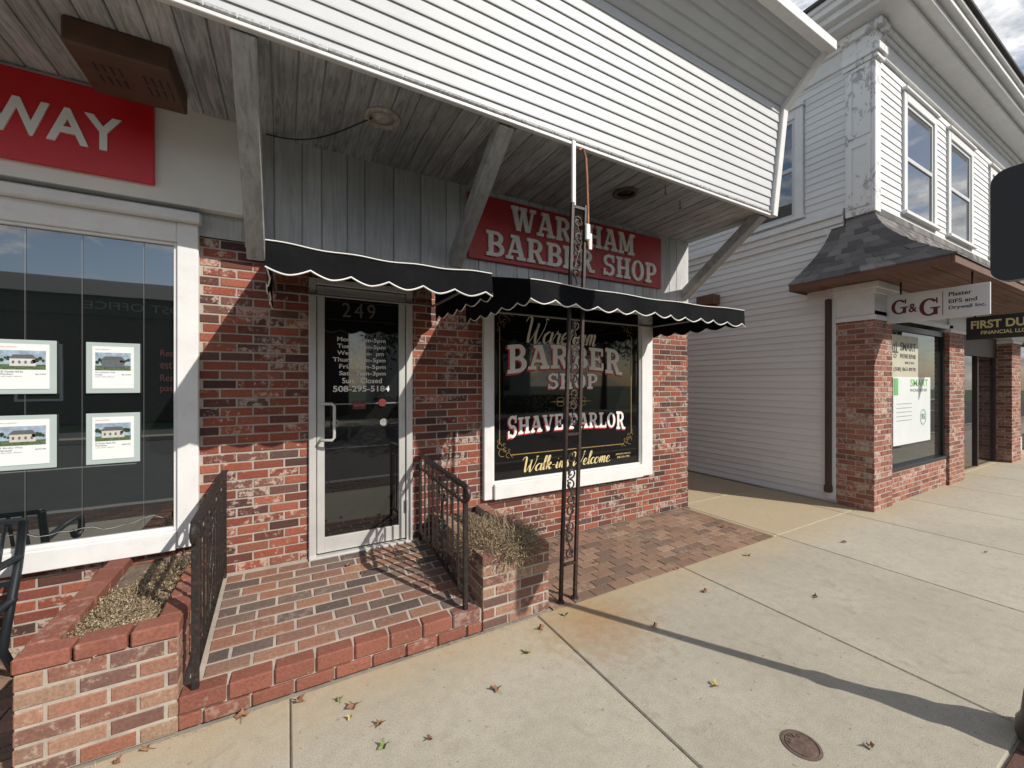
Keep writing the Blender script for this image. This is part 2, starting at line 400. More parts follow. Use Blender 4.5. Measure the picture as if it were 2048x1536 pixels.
m_maroon=plain("maroon_lettering",(.12,.015,.018),.5,0,.1,5,0)
m_peel,nt,b=newmat("peeling_white_paint");co=objco(nt,(1,1,.6))
n=noise(nt,13,9,.72,co,.5);big=noise(nt,1.6,2,.5,objco(nt))
s_=math_(nt,'ADD',n,math_(nt,'MULTIPLY',big,.35))
fac=ramp(nt,s_,[(.738,0),(.75,1)])
L(nt,mix(nt,fac,(.76,.76,.75),mix(nt,noise(nt,40,3,.5,co),(.34,.33,.34),(.55,.54,.53))),b.inputs["Base Color"])
b.inputs["Roughness"].default_value=.6;bump(nt,b,fac,.5,-.004)
m_clap,nt,b=newmat("painted_clapboard");co=objco(nt,(1,1,3));r=rnd(nt)
n=noise(nt,6,8,.7,co)
c1=mix(nt,ramp(nt,n,[(.6,0),(.72,.5)]),(.72,.725,.72),(.48,.47,.45))
c1=mix(nt,1.0,c1,ramp(nt,r[0],[(0,.92),(1,1)]),'MULTIPLY')
L(nt,c1,b.inputs["Base Color"]);b.inputs["Roughness"].default_value=.55
bump(nt,b,n,.15,.003)
m_conc,nt,b=newmat("sidewalk_concrete");co=objco(nt);r=rnd(nt)
fine=noise(nt,170,3,.75,co);med=noise(nt,14,6,.7,co);big=noise(nt,1.1,5,.6,co);fleck=noise(nt,420,2,.5,co)
col=mix(nt,ramp(nt,big,[(.3,0),(.7,1)]),(.40,.365,.29),(.50,.46,.375))
col=mix(nt,ramp(nt,med,[(.35,.45),(.6,0)]),col,mix(nt,1.0,col,(.72,.7,.66),'MULTIPLY'))
col=mix(nt,ramp(nt,fine,[(.36,.7),(.52,0)]),col,(.2,.18,.15))
col=mix(nt,ramp(nt,fleck,[(.6,0),(.7,.5)]),col,(.7,.66,.6))
st=noise(nt,4.5,8,.75,co,.8);col=mix(nt,ramp(nt,st,[(.56,0),(.66,.35)]),col,(.25,.22,.17))
spot=noise(nt,30,2,.4,co);col=mix(nt,ramp(nt,spot,[(.70,0),(.73,.5)]),col,(.13,.12,.1))
col=mix(nt,1.0,col,ramp(nt,r[0],[(0,.88),(1,1.04)]),'MULTIPLY')
g=N(nt,"ShaderNodeNewGeometry");dd=N(nt,"ShaderNodeVectorMath",operation='DISTANCE');L(nt,g.outputs["Position"],dd.inputs[0]);dd.inputs[1].default_value=(1.9,2.25,0)
rs=math_(nt,'ADD',dd.outputs["Value"],math_(nt,'MULTIPLY',med,.9))
col=mix(nt,ramp(nt,rs,[(.45,.8),(1.2,0)]),col,(.33,.18,.07))
sp=N(nt,"ShaderNodeSeparateXYZ");L(nt,g.outputs["Position"],sp.inputs[0])
yy=math_(nt,'ADD',sp.outputs[1],math_(nt,'MULTIPLY',noise(nt,2.2,6,.7,co),1.1))
col=mix(nt,ramp(nt,math_(nt,'MULTIPLY',yy,.25),[(.64,0),(.77,.55)]),col,(.40,.29,.15))
L(nt,col,b.inputs["Base Color"]);b.inputs["Roughness"].default_value=.9
bump(nt,b,mix(nt,.5,fine,med),.5,.004)
def shinglemat(name,k):
    m,nt,b=newmat(name);co=objco(nt);r=rnd(nt)
    col=ramp(nt,r[0],[(0,(.05*k,.047*k,.046*k)),(.5,(.085*k,.08*k,.078*k)),(1,(.14*k,.13*k,.125*k))])
    col=mix(nt,ramp(nt,noise(nt,200,2,.5,co),[(.4,.4),(.6,0)]),col,(.02,.02,.02))
    L(nt,col,b.inputs["Base Color"]);b.inputs["Roughness"].default_value=.95;bump(nt,b,noise(nt,150,2,.5,co),.5,.004);return m
m_shingle=shinglemat("asphalt_shingle",1.0);m_shingle2=shinglemat("weathered_shingle",1.9)
m_asphalt=plain("road_asphalt",(.055,.055,.055),.9,0,.2,3,.5,150)
m_grass=plain("far_ground",(.07,.12,.045),.95,0,.4,2,.6,60)
m_paint=plain("road_paint",(.7,.7,.66),.7,0,.1,5,.1)
m_darkbrick=plain("dark_brick_wall",(.06,.035,.03),.9,0,.3,4,.3,40)
def vegmat(name,a,b_c):
    m,nt,b=newmat(name);r=rnd(nt);L(nt,mix(nt,r[0],a,b_c),b.inputs["Base Color"]);b.inputs["Roughness"].default_value=.8;return m
m_dry=vegmat("dried_stems",(.20,.14,.08),(.52,.42,.28))
m_leaf=vegmat("tree_leaves",(.03,.05,.012),(.09,.12,.03))
m_bark=plain("tree_bark",(.08,.06,.045),.9,0,.3,10,.6,30)
# ------------------------------------------------------------ ground
mb=MB();mb.face([(-150,-150,-.17),(150,-150,-.17),(150,150,-.17),(-150,150,-.17)]);mb.obj("ground",m_grass,kind="structure")
mb=MB();mb.box(-60,60,-9.5,-.35,-.168,-.15);mb.obj("road",m_asphalt,kind="structure")
mb=MB()
for x in range(-60,60,6): mb.box(x,x+3,-4.98,-4.86,-.1495,-.146)
mb.obj("road_marking",m_paint,kind="structure")
mb=MB()
x=-30
while x<40: mb.box(x,x+1.79,-.34,-.16,-.165,0,None,.012);x+=1.8
mb.obj("kerb",plain("granite_kerb",(.36,.35,.34),.8,0,.2,30,.3,80),kind="structure")
mb=MB();mb.box(-30,40,-.155,12,-.165,-.013);mb.obj("pavement_base",m_mortar2,kind="structure")
mb=MB()
O=V((0,0,-.012))
def slabs(x0,x1,y0,y1): mb.tile(O,X_,Y_,Z_,x0+.004,x1-.004,y0+.004,y1-.004,.012,.006,0,(R.random(),R.random(),0))
xs=[.01+1.565*i for i in range(-12,20)]
for a,b in zip(xs,xs[1:]): slabs(a,b,.5,2.455)
for a,b in zip(xs,xs[1:]):
    if a<-3.3 or a>4.5: slabs(a,b,2.455,3.7)
slabs(4.64,4.705,2.455,3.55);
slabs(4.705,5.6,3.7,6.2);slabs(5.6,6.64,3.7,6.2);slabs(4.705,6.64,6.2,9)
mb.obj("sidewalk",m_conc,kind="structure")
mb=MB();mb.courses((-6,-.15,-.012),X_,Y_,Z_,20,.65,.21,.108,.006,.011,.003);mb.obj("brick_edge_strip",brickmat("dark_paver",[(0,(.09,.06,.05)),(1,(.17,.09,.07))],.1),kind="structure")
mb=MB();mb.courses((1.72,2.46,-.008),X_,Y_,Z_,2.92,1.135,.205,.105,.006,.006,.002,jit=.002);mb.obj("brick_paving",m_pave2,kind="structure")
mb=MB();mb.courses((-3.2,2.46,-.008),X_,Y_,Z_,2.2,1.135,.205,.105,.006,.006,.002,jit=.002);mb.obj("brick_paving",m_pave2,kind="structure")
mb=MB();mb.box(-60,60,-9.7,-9.5,-.165,-.02);mb.box(-60,60,-12,-9.7,-.165,-.03);mb.obj("far_sidewalk",m_conc,kind="structure")
# ------------------------------------------------------------ barber building
WT=2.62
WH=[(-2.95,-.55,.53,2.79),(.146,.975,0,2.52),(1.67,4.0,.526,WT)]
shop=thing("shop_building","single-storey red brick shop front with white sided overhang","building",(.8,3.6,0))
mb=MB();gridwall(mb,-3.4,4.72,0,2.72,3.606,3.8,WH);mb.box(-3.4,4.72,3.8,9,0,3.5);mb.obj("mortar_wall",m_mortar,shop)
mb=MB()
holes=[(a+3.4,b+3.4,c,d) for a,b,c,d in WH]
mb.courses((-3.4,3.606,.005),X_,Z_,-Y_,8.13,2.72,.205,.068,.010,.005,.003,holes,jit=.0015)
mb.courses((4.72,3.6,.005),Y_,Z_,X_,5.3,3.4,.205,.068,.010,.005,.003)
mb.obj("brick_wall",m_brick,shop)
mb=MB();mb.box(-3.4,4.73,3.6,3.78,2.73,3.6);mb.obj("backing_wall",m_board,shop)
mb=MB();x=-.28
while x<4.7:
    w=min(R.choice([.14,.19,.19,.24]),4.73-x)
    mb.tile(V((0,3.6,0)),X_,Z_,-Y_,x+.002,x+w-.002,2.69,3.57,.022+R.uniform(-.002,.002),.005,.001,(R.random(),R.random(),R.random()));x+=w
mb.obj("board_wall",m_board,shop)
mb=MB()
mb.courses((-4.2,2.5,3.578),Y_,X_,-Z_,1.1,8.95,1.3,.142,.006,.018,.005,off=0,jit=.002)
mb.obj("soffit",m_soffit,shop)
p0=V((0,2.53,3.55));p1=V((0,2.415,4.69));p2=V((0,2.0,5.03))
mb=MB()
v1=(p1-p0);n1=V((0,-v1.z,v1.y)).normalized();l1=v1.length
v2=(p2-p1);n2=V((0,-v2.z,v2.y)).normalized();l2=v2.length
mb.siding(V((-4.2,p0.y,p0.z)),X_,n1,8.9,13,l1/13,v1.normalized())
mb.siding(V((-4.2,p1.y,p1.z)),X_,n2,8.9,6,l2/6,v2.normalized())
mb.face([(4.71,2.55,3.56),(4.71,3.6,3.6),(4.71,3.6,5.05),(4.71,2.05,5.05),(4.71,2.43,4.69)])
mb.face([(-4.2,1.98,5.1),(4.75,1.98,5.1),(4.75,9,5.3),(-4.2,9,5.3)])
mb.obj("overhang_siding",m_white,shop)
mb=MB()
mb.beam((4.73,p0.y-.01,p0.z-.02),(4.73,p1.y-.01,p1.z),.09,.07,c=None,bv=.006)
mb.beam((4.735,p1.y-.01,p1.z-.03),(4.735,p2.y-.01,p2.z+.03),.09,.075,bv=.006)
mb.box(-4.2,4.8,1.94,2.03,5.0,5.1,None,.006)
mb.box(-4.2,4.69,2.508,2.545,3.53,3.556,None,.004)
mb.obj("overhang_trim",m_trim,shop)
for i,x in enumerate((-2.05,-.205,1.38,4.62)):
    mb=MB();zb={0:2.62,1:2.6,2:2.78,3:2.8}[i]
    mb.beam((x,3.60,zb+.03),(x,2.58,3.56),.115,.12,up=X_,c=(R.random(),R.random(),R.random()),bv=.008)
    mb.obj("bracket",m_bracket,shop)
mb=MB();mb.box(-3.4,-.285,3.52,3.6,2.9,3.575,None,.004);mb.obj("sign_band",m_cream,shop)
def win_frame(parent,x0,x1,z0,z1,fl,fr,fb,ft,gm,mtrim,yf=3.555,gy=3.60):
    wd=subthing("window",parent,V((x0,3.6,z0)))
    f=MB()
    f.box(x0,x0+fl,yf,3.68,z0,z1,None,.006);f.box(x1-fr,x1,yf,3.68,z0,z1,None,.006)
    f.box(x0+fl,x1-fr,yf+.003,3.68,z1-ft,z1,None,.006)
    e=.02
    f.box(x0+fl,x0+fl+e,yf+.02,3.66,z0+fb,z1-ft,None,.003);f.box(x1-fr-e,x1-fr,yf+.02,3.66,z0+fb,z1-ft,None,.003)
    f.box(x0+fl+e,x1-fr-e,yf+.021,3.66,z1-ft-e,z1-ft,None,.003);f.box(x0+fl+e,x1-fr-e,yf+.022,3.66,z0+fb,z0+fb+e,None,.003)
    f.obj("frame",mtrim,wd)
    s=MB();s.box(x0+fl,x1-fr,yf-.03,3.68,z0,z0+fb,None,.006);s.obj("sill",mtrim,wd)
    g=MB();g.face([(x0+fl,gy,z0+fb),(x1-fr,gy,z0+fb),(x1-fr,gy,z1-ft),(x0+fl,gy,z1-ft)]);g.obj("glass",gm,wd)
    return wd
ow=win_frame(shop,-2.95,-.55,.53,2.79,.1,.12,.13,.14,m_glass,m_trim)
mb=MB();mb.box(-3,-.53,3.5,3.6,2.79,2.86,None,.01);mb.obj("window_head",m_trim,shop)
bw=win_frame(shop,1.67,4.0,.526,WT,.1,.19,.15,.08,m_blackglass,m_trim)
door=subthing("door",shop,V((.56,3.6,.28)))
f=MB();yf=3.575
f.box(.146,.2,yf,3.7,.28,2.52,None,.004);f.box(.92,.975,yf,3.7,.28,2.52,None,.004);f.box(.2,.92,yf+.002,3.7,2.47,2.52,None,.004);f.box(.146,.975,yf-.03,3.7,.262,.285,None,.003)
f.obj("door_frame",m_alum,door)
f=MB();yl=3.592
f.box(.206,.262,yl,3.65,.30,2.46,None,.003);f.box(.858,.914,yl,3.65,.30,2.46,None,.003);f.box(.262,.858,yl+.001,3.65,2.385,2.46,None,.003);f.box(.262,.858,yl+.001,3.65,.30,.42,None,.003)
f.obj("door_leaf",m_alum,door)
f=MB();f.face([(.262,3.612,.42),(.858,3.612,.42),(.858,3.612,2.385),(.262,3.612,2.385)]);f.obj("door_glass",m_doorglass,door)
f=MB();
f.tube([(.235,3.59,1.51),(.235,3.52,1.51),(.31,3.50,1.51),(.325,3.50,1.49),(.325,3.50,1.24),(.31,3.50,1.22),(.235,3.52,1.22),(.235,3.59,1.22)],.012,8)
f.obj("handle",m_alum,door,True)
f=MB();f.lathe((.234,3.592,1.36),[(.02,0),(.02,.012),(.0,.013)],14,axis=-Y_);f.obj("lock",m_alum,door)
f=MB();f.box(.262,.858,3.602,3.609,1.495,1.507,None,.003);f.obj("push_bar",m_bar,door)
for z in(.6,1.4,2.1):
    f=MB();f.tube([(.925,3.565,z-.05),(.925,3.565,z+.05)],.01,8);f.obj("hinge",m_alum,door)
T=lambda n,s,x,z,w,h,m,p,y=3.609,**k:text_obj(n,s,(x,y,z),X_,Z_,-Y_,w,h,m,p,**k)
T("door_number","249",.395,2.225,.265,.12,m_grey,door,depth=.004,space=1.3)
rows=["Mon.   8am-5pm","Tues.  7am-5pm","Wed.    am-  pm","Thurs. 7am-5pm","Fri.  7am-5pm","Sat.  7am-3pm","Sun.  Closed"]
ws=[(.357,.39),(.357,.39),(.357,.375),(.322,.425),(.372,.375),(.372,.375),(.395,.32)]
for i,(s,(x,w)) in enumerate(zip(rows,ws)):
    T("hours_lettering",s,x,2.012-i*.0565,w,.046,m_wlet,door,offset=.018,depth=.0012)
T("phone_lettering","508-295-5184",.325,1.602,.455,.05,m_wlet,door,offset=.022,depth=.0012)
def disc(name,x,z,r,m,p,y=3.609):
    d=MB();d.lathe((x,y,z),[(r,0),(r,.001),(.0,.0012)],20,axis=-Y_);return d.obj(name,m,p)
f=MB();f.box(.475,.58,3.598,3.5995,1.455,1.52);f.obj("sticker",m_stick,door)
T("sticker_lettering","GUARD",.483,1.48,.09,.02,m_stick2,door,y=3.598,offset=.01)
disc("sticker",.717,1.506,.034,m_stick,door,3.5985);disc("sticker",.73,1.335,.032,m_stick2,door);disc("sticker",.345,1.345,.03,m_stick2,door)
T("sticker_lettering","8",.336,1.328,.018,.035,m_black,door,y=3.607)
P=bw
Y0=3.598
script("script_lettering","Wareham",(2.14,Y0,2.10),.96,.26,m_creams,P,.24)
slab("shadow_lettering","BARBER",(1.93,Y0,1.765),X_,Z_,-Y_,1.58,.27,m_rlet,P,.0008,.09,.05,{0:1.15,5:1.15})
slab("shop_lettering","BARBER",(1.95,Y0-.003,1.785),X_,Z_,-Y_,1.56,.255,m_wlet,P,.0008,.09,.05,{0:1.15,5:1.15})
slab("shadow_lettering","SHOP",(2.43,Y0,1.597),X_,Z_,-Y_,.7,.18,m_rlet,P,.0008,.1)
slab("shop_lettering","SHOP",(2.443,Y0-.003,1.61),X_,Z_,-Y_,.69,.17,m_wlet,P,.0008,.1)
slab("shadow_lettering","SHAVE PARLOR",(1.94,Y0,1.122),X_,Z_,-Y_,1.62,.185,m_rlet,P,.0008,.09,.03,{0:1.3,11:1.2})
slab("shop_lettering","SHAVE PARLOR",(1.953,Y0-.003,1.135),X_,Z_,-Y_,1.61,.175,m_wlet,P,.0008,.09,.03,{0:1.3,11:1.2})
script("script_lettering","Walk-ins Welcome",(2.12,Y0,.75),1.2,.15,m_gold2,P,.26,.25)
T("small_lettering","JOHNSTON SIGN CO.",3.42,.81,.24,.022,m_gold2,P,y=Y0);T("small_lettering","508-243-1795",3.44,.775,.2,.022,m_gold2,P,y=Y0)
def ring(mbx,c,rx,rz,t,a0=0,a1=360,m=28):
    for i in range(m):
        q=[]
        for s,k in((i,0),(i+1,0),(i+1,1),(i,1)):
            an=math.radians(a0+(a1-a0)*s/m);q.append(c+X_*(rx-k*t)*math.cos(an)+Z_*(rz-k*t)*math.sin(an)-Y_*.0015)
        mbx.face(q)
f=MB();c=V((2.76,Y0,1.47))
ring(f,c,.1,.085,.008)
for sg in(-1,1):
    ring(f,c+X_*sg*.15+Z_*.025,.05,.025,.006);ring(f,c+X_*sg*.15-Z_*.025,.05,.025,.006)
    a=c+X_*sg*.13;f.face([a-Z_*.008-Y_*.002,a+X_*sg*.17-Y_*.002,a+Z_*.008-Y_*.002,a-X_*sg*.03-Y_*.002])
f.obj("gold_emblem",m_gold,P)
T("small_lettering","EST. SINCE",2.69,1.495,.14,.022,m_gold2,P,y=Y0);T("small_lettering","1962",2.71,1.43,.1,.04,m_gold2,P,y=Y0)
f=MB();gx0,gx1,gz0,gz1=1.86,3.67,.94,2.36;t=.0045
f.box(gx0+.12,gx1-.12,Y0-.001,Y0,gz0-t,gz0+t);f.box(gx0-t,gx0+t,Y0-.001,Y0,gz0+.12,gz1-.12);f.box(gx1-t,gx1+t,Y0-.001,Y0,gz0+.12,gz1-.12)
for cx_,sx in((gx0,1),(gx1,-1)):
    for cz,sz in((gz0,1),(gz1,-1)):
        for (u,w_,rad,th,a0,a1) in ((.03,.03,.042,.005,0,300),(.1,.0,.028,.0045,0,290),(0,.1,.028,.0045,0,290),(.06,.06,.022,.0045,40,330),(.15,-.01,.016,.004,0,300),(-.01,.15,.016,.004,0,300),(.11,.05,.014,.004,0,300),(.05,.11,.014,.004,0,300)):
            ring(f,V((cx_+sx*u,Y0,cz+sz*w_)),rad,rad,th,a0,a1,14)
f.obj("gold_border",m_gold,P)
# ------------------------------------------------------------ signs
sg=thing("shop_sign","dark red board sign with raised cream slab letters above window","sign",(2.8,3.56,2.87))
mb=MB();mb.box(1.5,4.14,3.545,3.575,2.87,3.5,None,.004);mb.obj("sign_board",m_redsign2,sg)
slab("lettering","WAREHAM",(1.96,3.545,3.205),X_,Z_,-Y_,1.7,.25,m_letters,sg,.02,.09)
slab("lettering","BARBER SHOP",(1.68,3.545,2.915),X_,Z_,-Y_,2.35,.245,m_letters,sg,.02,.09)
sg=thing("office_sign","bright red sign panel with white sans-serif letters on cream band","sign",(-1.6,3.5,3.0))
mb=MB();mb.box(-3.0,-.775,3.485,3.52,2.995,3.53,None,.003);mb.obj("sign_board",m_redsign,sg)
text_obj("lettering","WAY",(-1.53,3.485,3.145),X_,Z_,-Y_,.60,.215,m_wlet,sg,offset=.022,depth=.01)
# ------------------------------------------------------------ awnings
def awning(x0,x1,lab):
    A=thing("awning",lab,"awning",((x0+x1)/2,3.6,2.3),"scalloped awnings over the shop front")
    zt,zb=2.405,2.25;yf=2.4
    def sag(u): return -.018*math.sin(u*math.pi)+.004*math.sin(u*23)
    mb=MB();n=60
    for i in range(n):
        for j in range(6):
            q=[]
            for a,b in((i,j),(i+1,j),(i+1,j+1),(i,j+1)):
                u=a/n;w=b/6;x=x0+(x1-x0)*u
                q.append((x,yf+(3.57-yf)*w,zt+.30*w+sag(u)*(1-w)+(-.02*math.sin(w*math.pi))+.008*math.sin(x*9+w*4)*math.sin(w*3.14)))
            mb.face(q)
    mb.obj("canopy_fabric",m_fabric,A,True)
    def val(p0,p1,nm,topf):
        mb=MB();p0=V(p0);p1=V(p1);ln=(p1-p0).length;n=int(ln/.012);dr=(p1-p0)/n;nn=(p1-p0).cross(Z_).normalized()
        bot=[];top=[];mid=[]
        for i in range(n+1):
            s=i/n*ln;c=(s/.205)%1
            sc=.036*(2*abs(c-.5))**1.6-.017
            b=p0+dr*i+Z_*(zb+sc+.004*math.sin(s*7))+nn*(.010*math.sin(s*11)+.008*math.sin(s*5+1))
            t=p0+dr*i+Z_*topf(i/n);bot.append(b);top.append(t);mid.append((b+t)/2+nn*(.007*math.sin(s*9+2)+.002*math.sin(s*31)))
        mb.v+=[tuple(p) for p in bot+mid+top];m_=n+1
        for i in range(n):
            for k in(0,1):
                mb.f.append((k*m_+i,k*m_+i+1,(k+1)*m_+i+1,(k+1)*m_+i));mb.c.append((.5,.5,.5))
        mb.obj(nm,m_fabric,A,True)
        return bot,top
    b1,t1=val((x0,yf,0),(x1,yf,0),"valance",lambda u:zt+sag(u))
    pm=MB();pm.tube(b1,.005,5);pm.tube([t+V((0,-.004,0)) for t in t1],.004,5)
    for x in(x0,x1):
        b2,t2=val((x,yf,0),(x,3.56,0),"side_valance",lambda u:zt)
        pm.tube(b2,.004,5)
        mb=MB();mb.face([(x,yf,zt),(x,3.57,zt),(x,3.57,zt+.30)]);mb.obj("side_panel",m_fabric,A)
    pm.obj("piping",m_pipe,A)
    fr=MB()
    fr.tube([(x0+.02,yf+.02,zt-.03),(x1-.02,yf+.02,zt-.03)],.012,6);fr.tube([(x0+.02,3.55,zt-.03),(x1-.02,3.55,zt-.03)],.012,6)
    for x in(x0+.02,x1-.02): fr.tube([(x,yf+.02,zt-.03),(x,3.55,zt-.03)],.012,6);fr.tube([(x,yf+.02,zt-.03),(x,3.55,zt+.25)],.012,6)
    fr.obj("frame",m_bar,A)
awning(-.1,1.18,"black fabric awning with white scalloped piping over the door")
awning(1.48,4.0,"long black fabric awning with white scalloped piping over the window")
# ------------------------------------------------------------ soffit fixtures
for i,(x,y) in enumerate(((.587,2.95),(2.92,2.94))):
    A=thing("recessed_light",["round recessed soffit light with peeling white rim and lens","round open recessed soffit light, dark inside"][i],"light",(x,y,3.56),"recessed lights in the soffit")
    mb=MB();mb.lathe((x,y,3.562),[(.085,0),(.125,0),(.12,.02),(.09,.024),(.085,.0)],28,axis=-Z_);mb.obj("rim",plain("old_rim%d"%i,(.62,.58,.48) if i==0 else (.12,.09,.07),.5,0,.3,30,.2,80,(.25,.12,.06),.8),A,True)
    mb=MB();mb.lathe((x,y,3.56),[(.0,.003),(.084,.003),(.084,.0)],28,axis=-Z_)
    if i==0: mb.lathe((x,y,3.558),[(.05,0),(.05,.015),(.03,.02),(0,.02)],20,axis=-Z_)
    mb.obj("lens",plain("lens%d"%i,(.6,.57,.5) if i==0 else (.01,.01,.01),.4,0,.2,40,.1),A,True)
A=thing("soffit_heater_box","brown metal vented box mounted under the soffit","fixture",(-.78,3.1,3.42))
mb=MB();mb.box(-1.01,-.57,2.9,3.33,3.42,3.558,None,.01);mb.obj("housing",m_brown,A)
mb=MB()
for x in(-.93,-.72):
    for j in range(4):
        for y in (3.02,3.12): mb.box(x+j*.035,x+j*.035+.008,y,y+.07,3.417,3.4195)
mb.obj("vent_slots",m_black,A)
mb=MB();pts=[]
for i in range(15):
    t=i/14;pts.append((-.14+.66*t,3.55-.58*t,3.55-.10*math.sin(t*math.pi)*(1-t*.3)))
mb.tube(pts,.005,6);o=mb.obj("cable",m_lampblack);tops(o,"thin black electrical cable sagging below the wooden soffit","cable")
for x,y in((3.55,2.8),(3.15,2.65)):
    mb=MB()
    mb.tube([(x,y,3.57),(x,y,3.5)]+[(x+.012*math.sin(a*.6),y,3.488+.012*math.cos(a*.6)) for a in range(9)],.004,5)
    o=mb.obj("ceiling_hook",m_rustiron);tops(o,"small rusty iron hook screwed into the soffit","hook","ceiling hooks in the soffit")
# ------------------------------------------------------------ porch
porch=thing("brick_step","raised red brick entry step with paver top before the door","step",(.35,2.47,0))
mb=MB()
mb.mesh([(-.46,2.485,0),(1.15,2.485,0),(1.15,3.6,0),(-.46,3.6,0),(-.46,2.485,.152),(1.15,2.485,.152),(1.15,3.6,.272),(-.46,3.6,.272)],[(0,1,5,4),(1,2,6,5),(2,3,7,6),(3,0,4,7),(4,5,6,7)])
mb.obj("mortar_core",m_mortar,porch)
U=X_;W=V((0,1.115,.12)).normalized();NN=X_.cross(W)
mb=MB();mb.courses((-.38,2.575,.162),U,W,NN,1.53,1.03,.215,.1,.013,.004,.003,jit=.002);mb.obj("paver_top",m_pave,porch)
mb=MB()
x=-.46
while x<1.14:
    w=min(.2,1.15-x)-.011
    if w>.03: mb.box(x,x+w,2.466+R.uniform(-.003,.003),2.565,.080,.165+R.uniform(-.002,.002),(R.random(),R.random(),R.random()),.007)
    x+=.2
x=-.46
while x<1.14:
    w=min(.2 if x>-.4 else .1,1.15-x);
    if w>.04: mb.box(x,x+w-.011,2.468+R.uniform(-.003,.003),2.5,.004,.069,(R.random(),R.random(),R.random()),.005)
    x+=w
mb.obj("front_edge_bricks",m_cap,porch)
def planter(x0,x1,lab,capped,bm,ztop):
    A=thing("brick_planter",lab,"planter",((x0+x1)/2,2.47,0),"brick planters beside the step")
    y0,y1=2.47,3.58;t=.1
    mb=MB();c=.005
    zb=ztop-(.07 if capped else 0)
    mb.box(x0+c,x1-c,y0+c,y0+t,0,zb-.005);mb.box(x0+c,x0+t,y0+t,y1,0,zb-.005);mb.box(x1-t,x1-c,y0+t,y1,0,zb-.005)
    mb.obj("mortar_core",m_mortar,A)
    mb=MB()
    n=int(round(zb/.073));h=zb/n
    mb.courses((x0,y0+c,.004),X_,Z_,-Y_,x1-x0,zb,.2,h,.011,.005,.004,jit=.0025)
    mb.courses((x1-c,y0,.004),Y_,Z_,X_,y1-y0,zb,.2,h,.011,.005,.004,jit=.002)
    mb.courses((x0+c,y0,.004),Y_,Z_,-X_,y1-y0,zb,.2,h,.011,.005,.004,jit=.002)
    if not capped:
        mb.courses((x0,y0,zb-.006),X_,Y_,Z_,x1-x0,.1,.1,.1,.011,.006,.003)
        mb.courses((x0,y0+.11,zb-.006),X_,Y_,Z_,.1,1.0,.1,.2,.011,.006,.003,off=0);mb.courses((x1-.1,y0+.11,zb-.006),X_,Y_,Z_,.1,1.0,.1,.2,.011,.006,.003,off=0)
    mb.obj("planter_wall",bm,A)
    if capped:
        mb=MB();w=(x1-x0+.02)/3
        for i in range(3): mb.box(x0-.01+i*w+.006,x0-.01+(i+1)*w-.006,y0-.008,y0+.1,zb,ztop+R.uniform(-.004,.004),(R.random(),R.random(),R.random()),.008)
        y=y0+.11
        while y<y1-.03:
            for xa in(x0-.01,x1-.098): mb.box(xa,xa+.108,y,min(y+.19,y1),zb,ztop+R.uniform(-.004,.004),(R.random(),R.random(),R.random()),.008)
            y+=.203
        mb.obj("planter_cap",m_cap,A)
    mb=MB();n=14
    for i in range(n):
        for j in range(n):
            q=[]
            for a,b in((i,j),(i+1,j),(i+1,j+1),(i,j+1)):
                x=x0+t+(x1-x0-2*t)*a/n;y=y0+t+(y1-y0-t)*b/n
                q.append((x,y,ztop-.06+.03*mnoise.noise(V((x*9,y*9,0)))))
            mb.face(q)
    mb.obj("soil",m_dirt,A)
planter(1.15,1.69,"low square brick planter with white-mottled bricks holding dry shrub",False,m_brick2,.5)
planter(-1.0,-.46,"brick planter with rounded red cap bricks and dead groundcover",True,m_brick2,.53)
def stems(mb,cx,cy,cz,n,rx,ry,h,lean,up=.7):
    for _ in range(n):
        a=R.uniform(0,6.283);rr=math.sqrt(R.random())
        p=V((cx+rx*rr*math.cos(a),cy+ry*rr*math.sin(a),cz))
        d=V((math.cos(a)*rr*lean+R.gauss(0,.3),math.sin(a)*rr*lean+R.gauss(0,.3),up+R.gauss(0,.2))).normalized()
        ln=h*R.uniform(.35,1)*math.sqrt(max(.25,1-rr*rr*.6));w=R.uniform(.0009,.0020);c=(R.random(),0,0)
        s=d.cross(V((R.random(),R.random(),.2))).normalized()*w
        q=p;pts=[q]
        for k in range(4):
            d=(d+V((R.gauss(0,.38),R.gauss(0,.38),R.gauss(0,.28)-.1))).normalized();q=q+d*ln/4;pts.append(q)
        for k in range(4):
            mb.face([pts[k]-s,pts[k]+s,pts[k+1]+s*.8,pts[k+1]-s*.8],c)
            for _k in range(2):
                e=V((R.gauss(0,1),R.gauss(0,1),R.gauss(0,1))).normalized()*R.uniform(.006,.015);f=e.cross(V((0,.3,1))).normalized()*.003
                mb.face([pts[k+1],pts[k+1]+e*.5+f,pts[k+1]+e,pts[k+1]+e*.5-f],(R.random(),0,0))
mb=MB();stems(mb,1.40,2.72,.45,3600,.22,.22,.27,.8,.75);stems(mb,1.4,3.1,.44,700,.2,.3,.13,1,.5);stems(mb,1.46,2.55,.48,1300,.13,.08,.17,1.2,.1)
o=mb.obj("dried_shrub",m_dry);tops(o,"rounded dried brown shrub spilling over the brick planter","plant")
mb=MB();stems(mb,-.73,2.85,.47,2600,.2,.36,.08,1.0,.25);stems(mb,-.6,3.25,.46,900,.12,.22,.15,.6,.6)
o=mb.obj("dead_groundcover",m_dry);tops(o,"matted dead groundcover and dry grass in the capped planter","plant")
mb=MB()
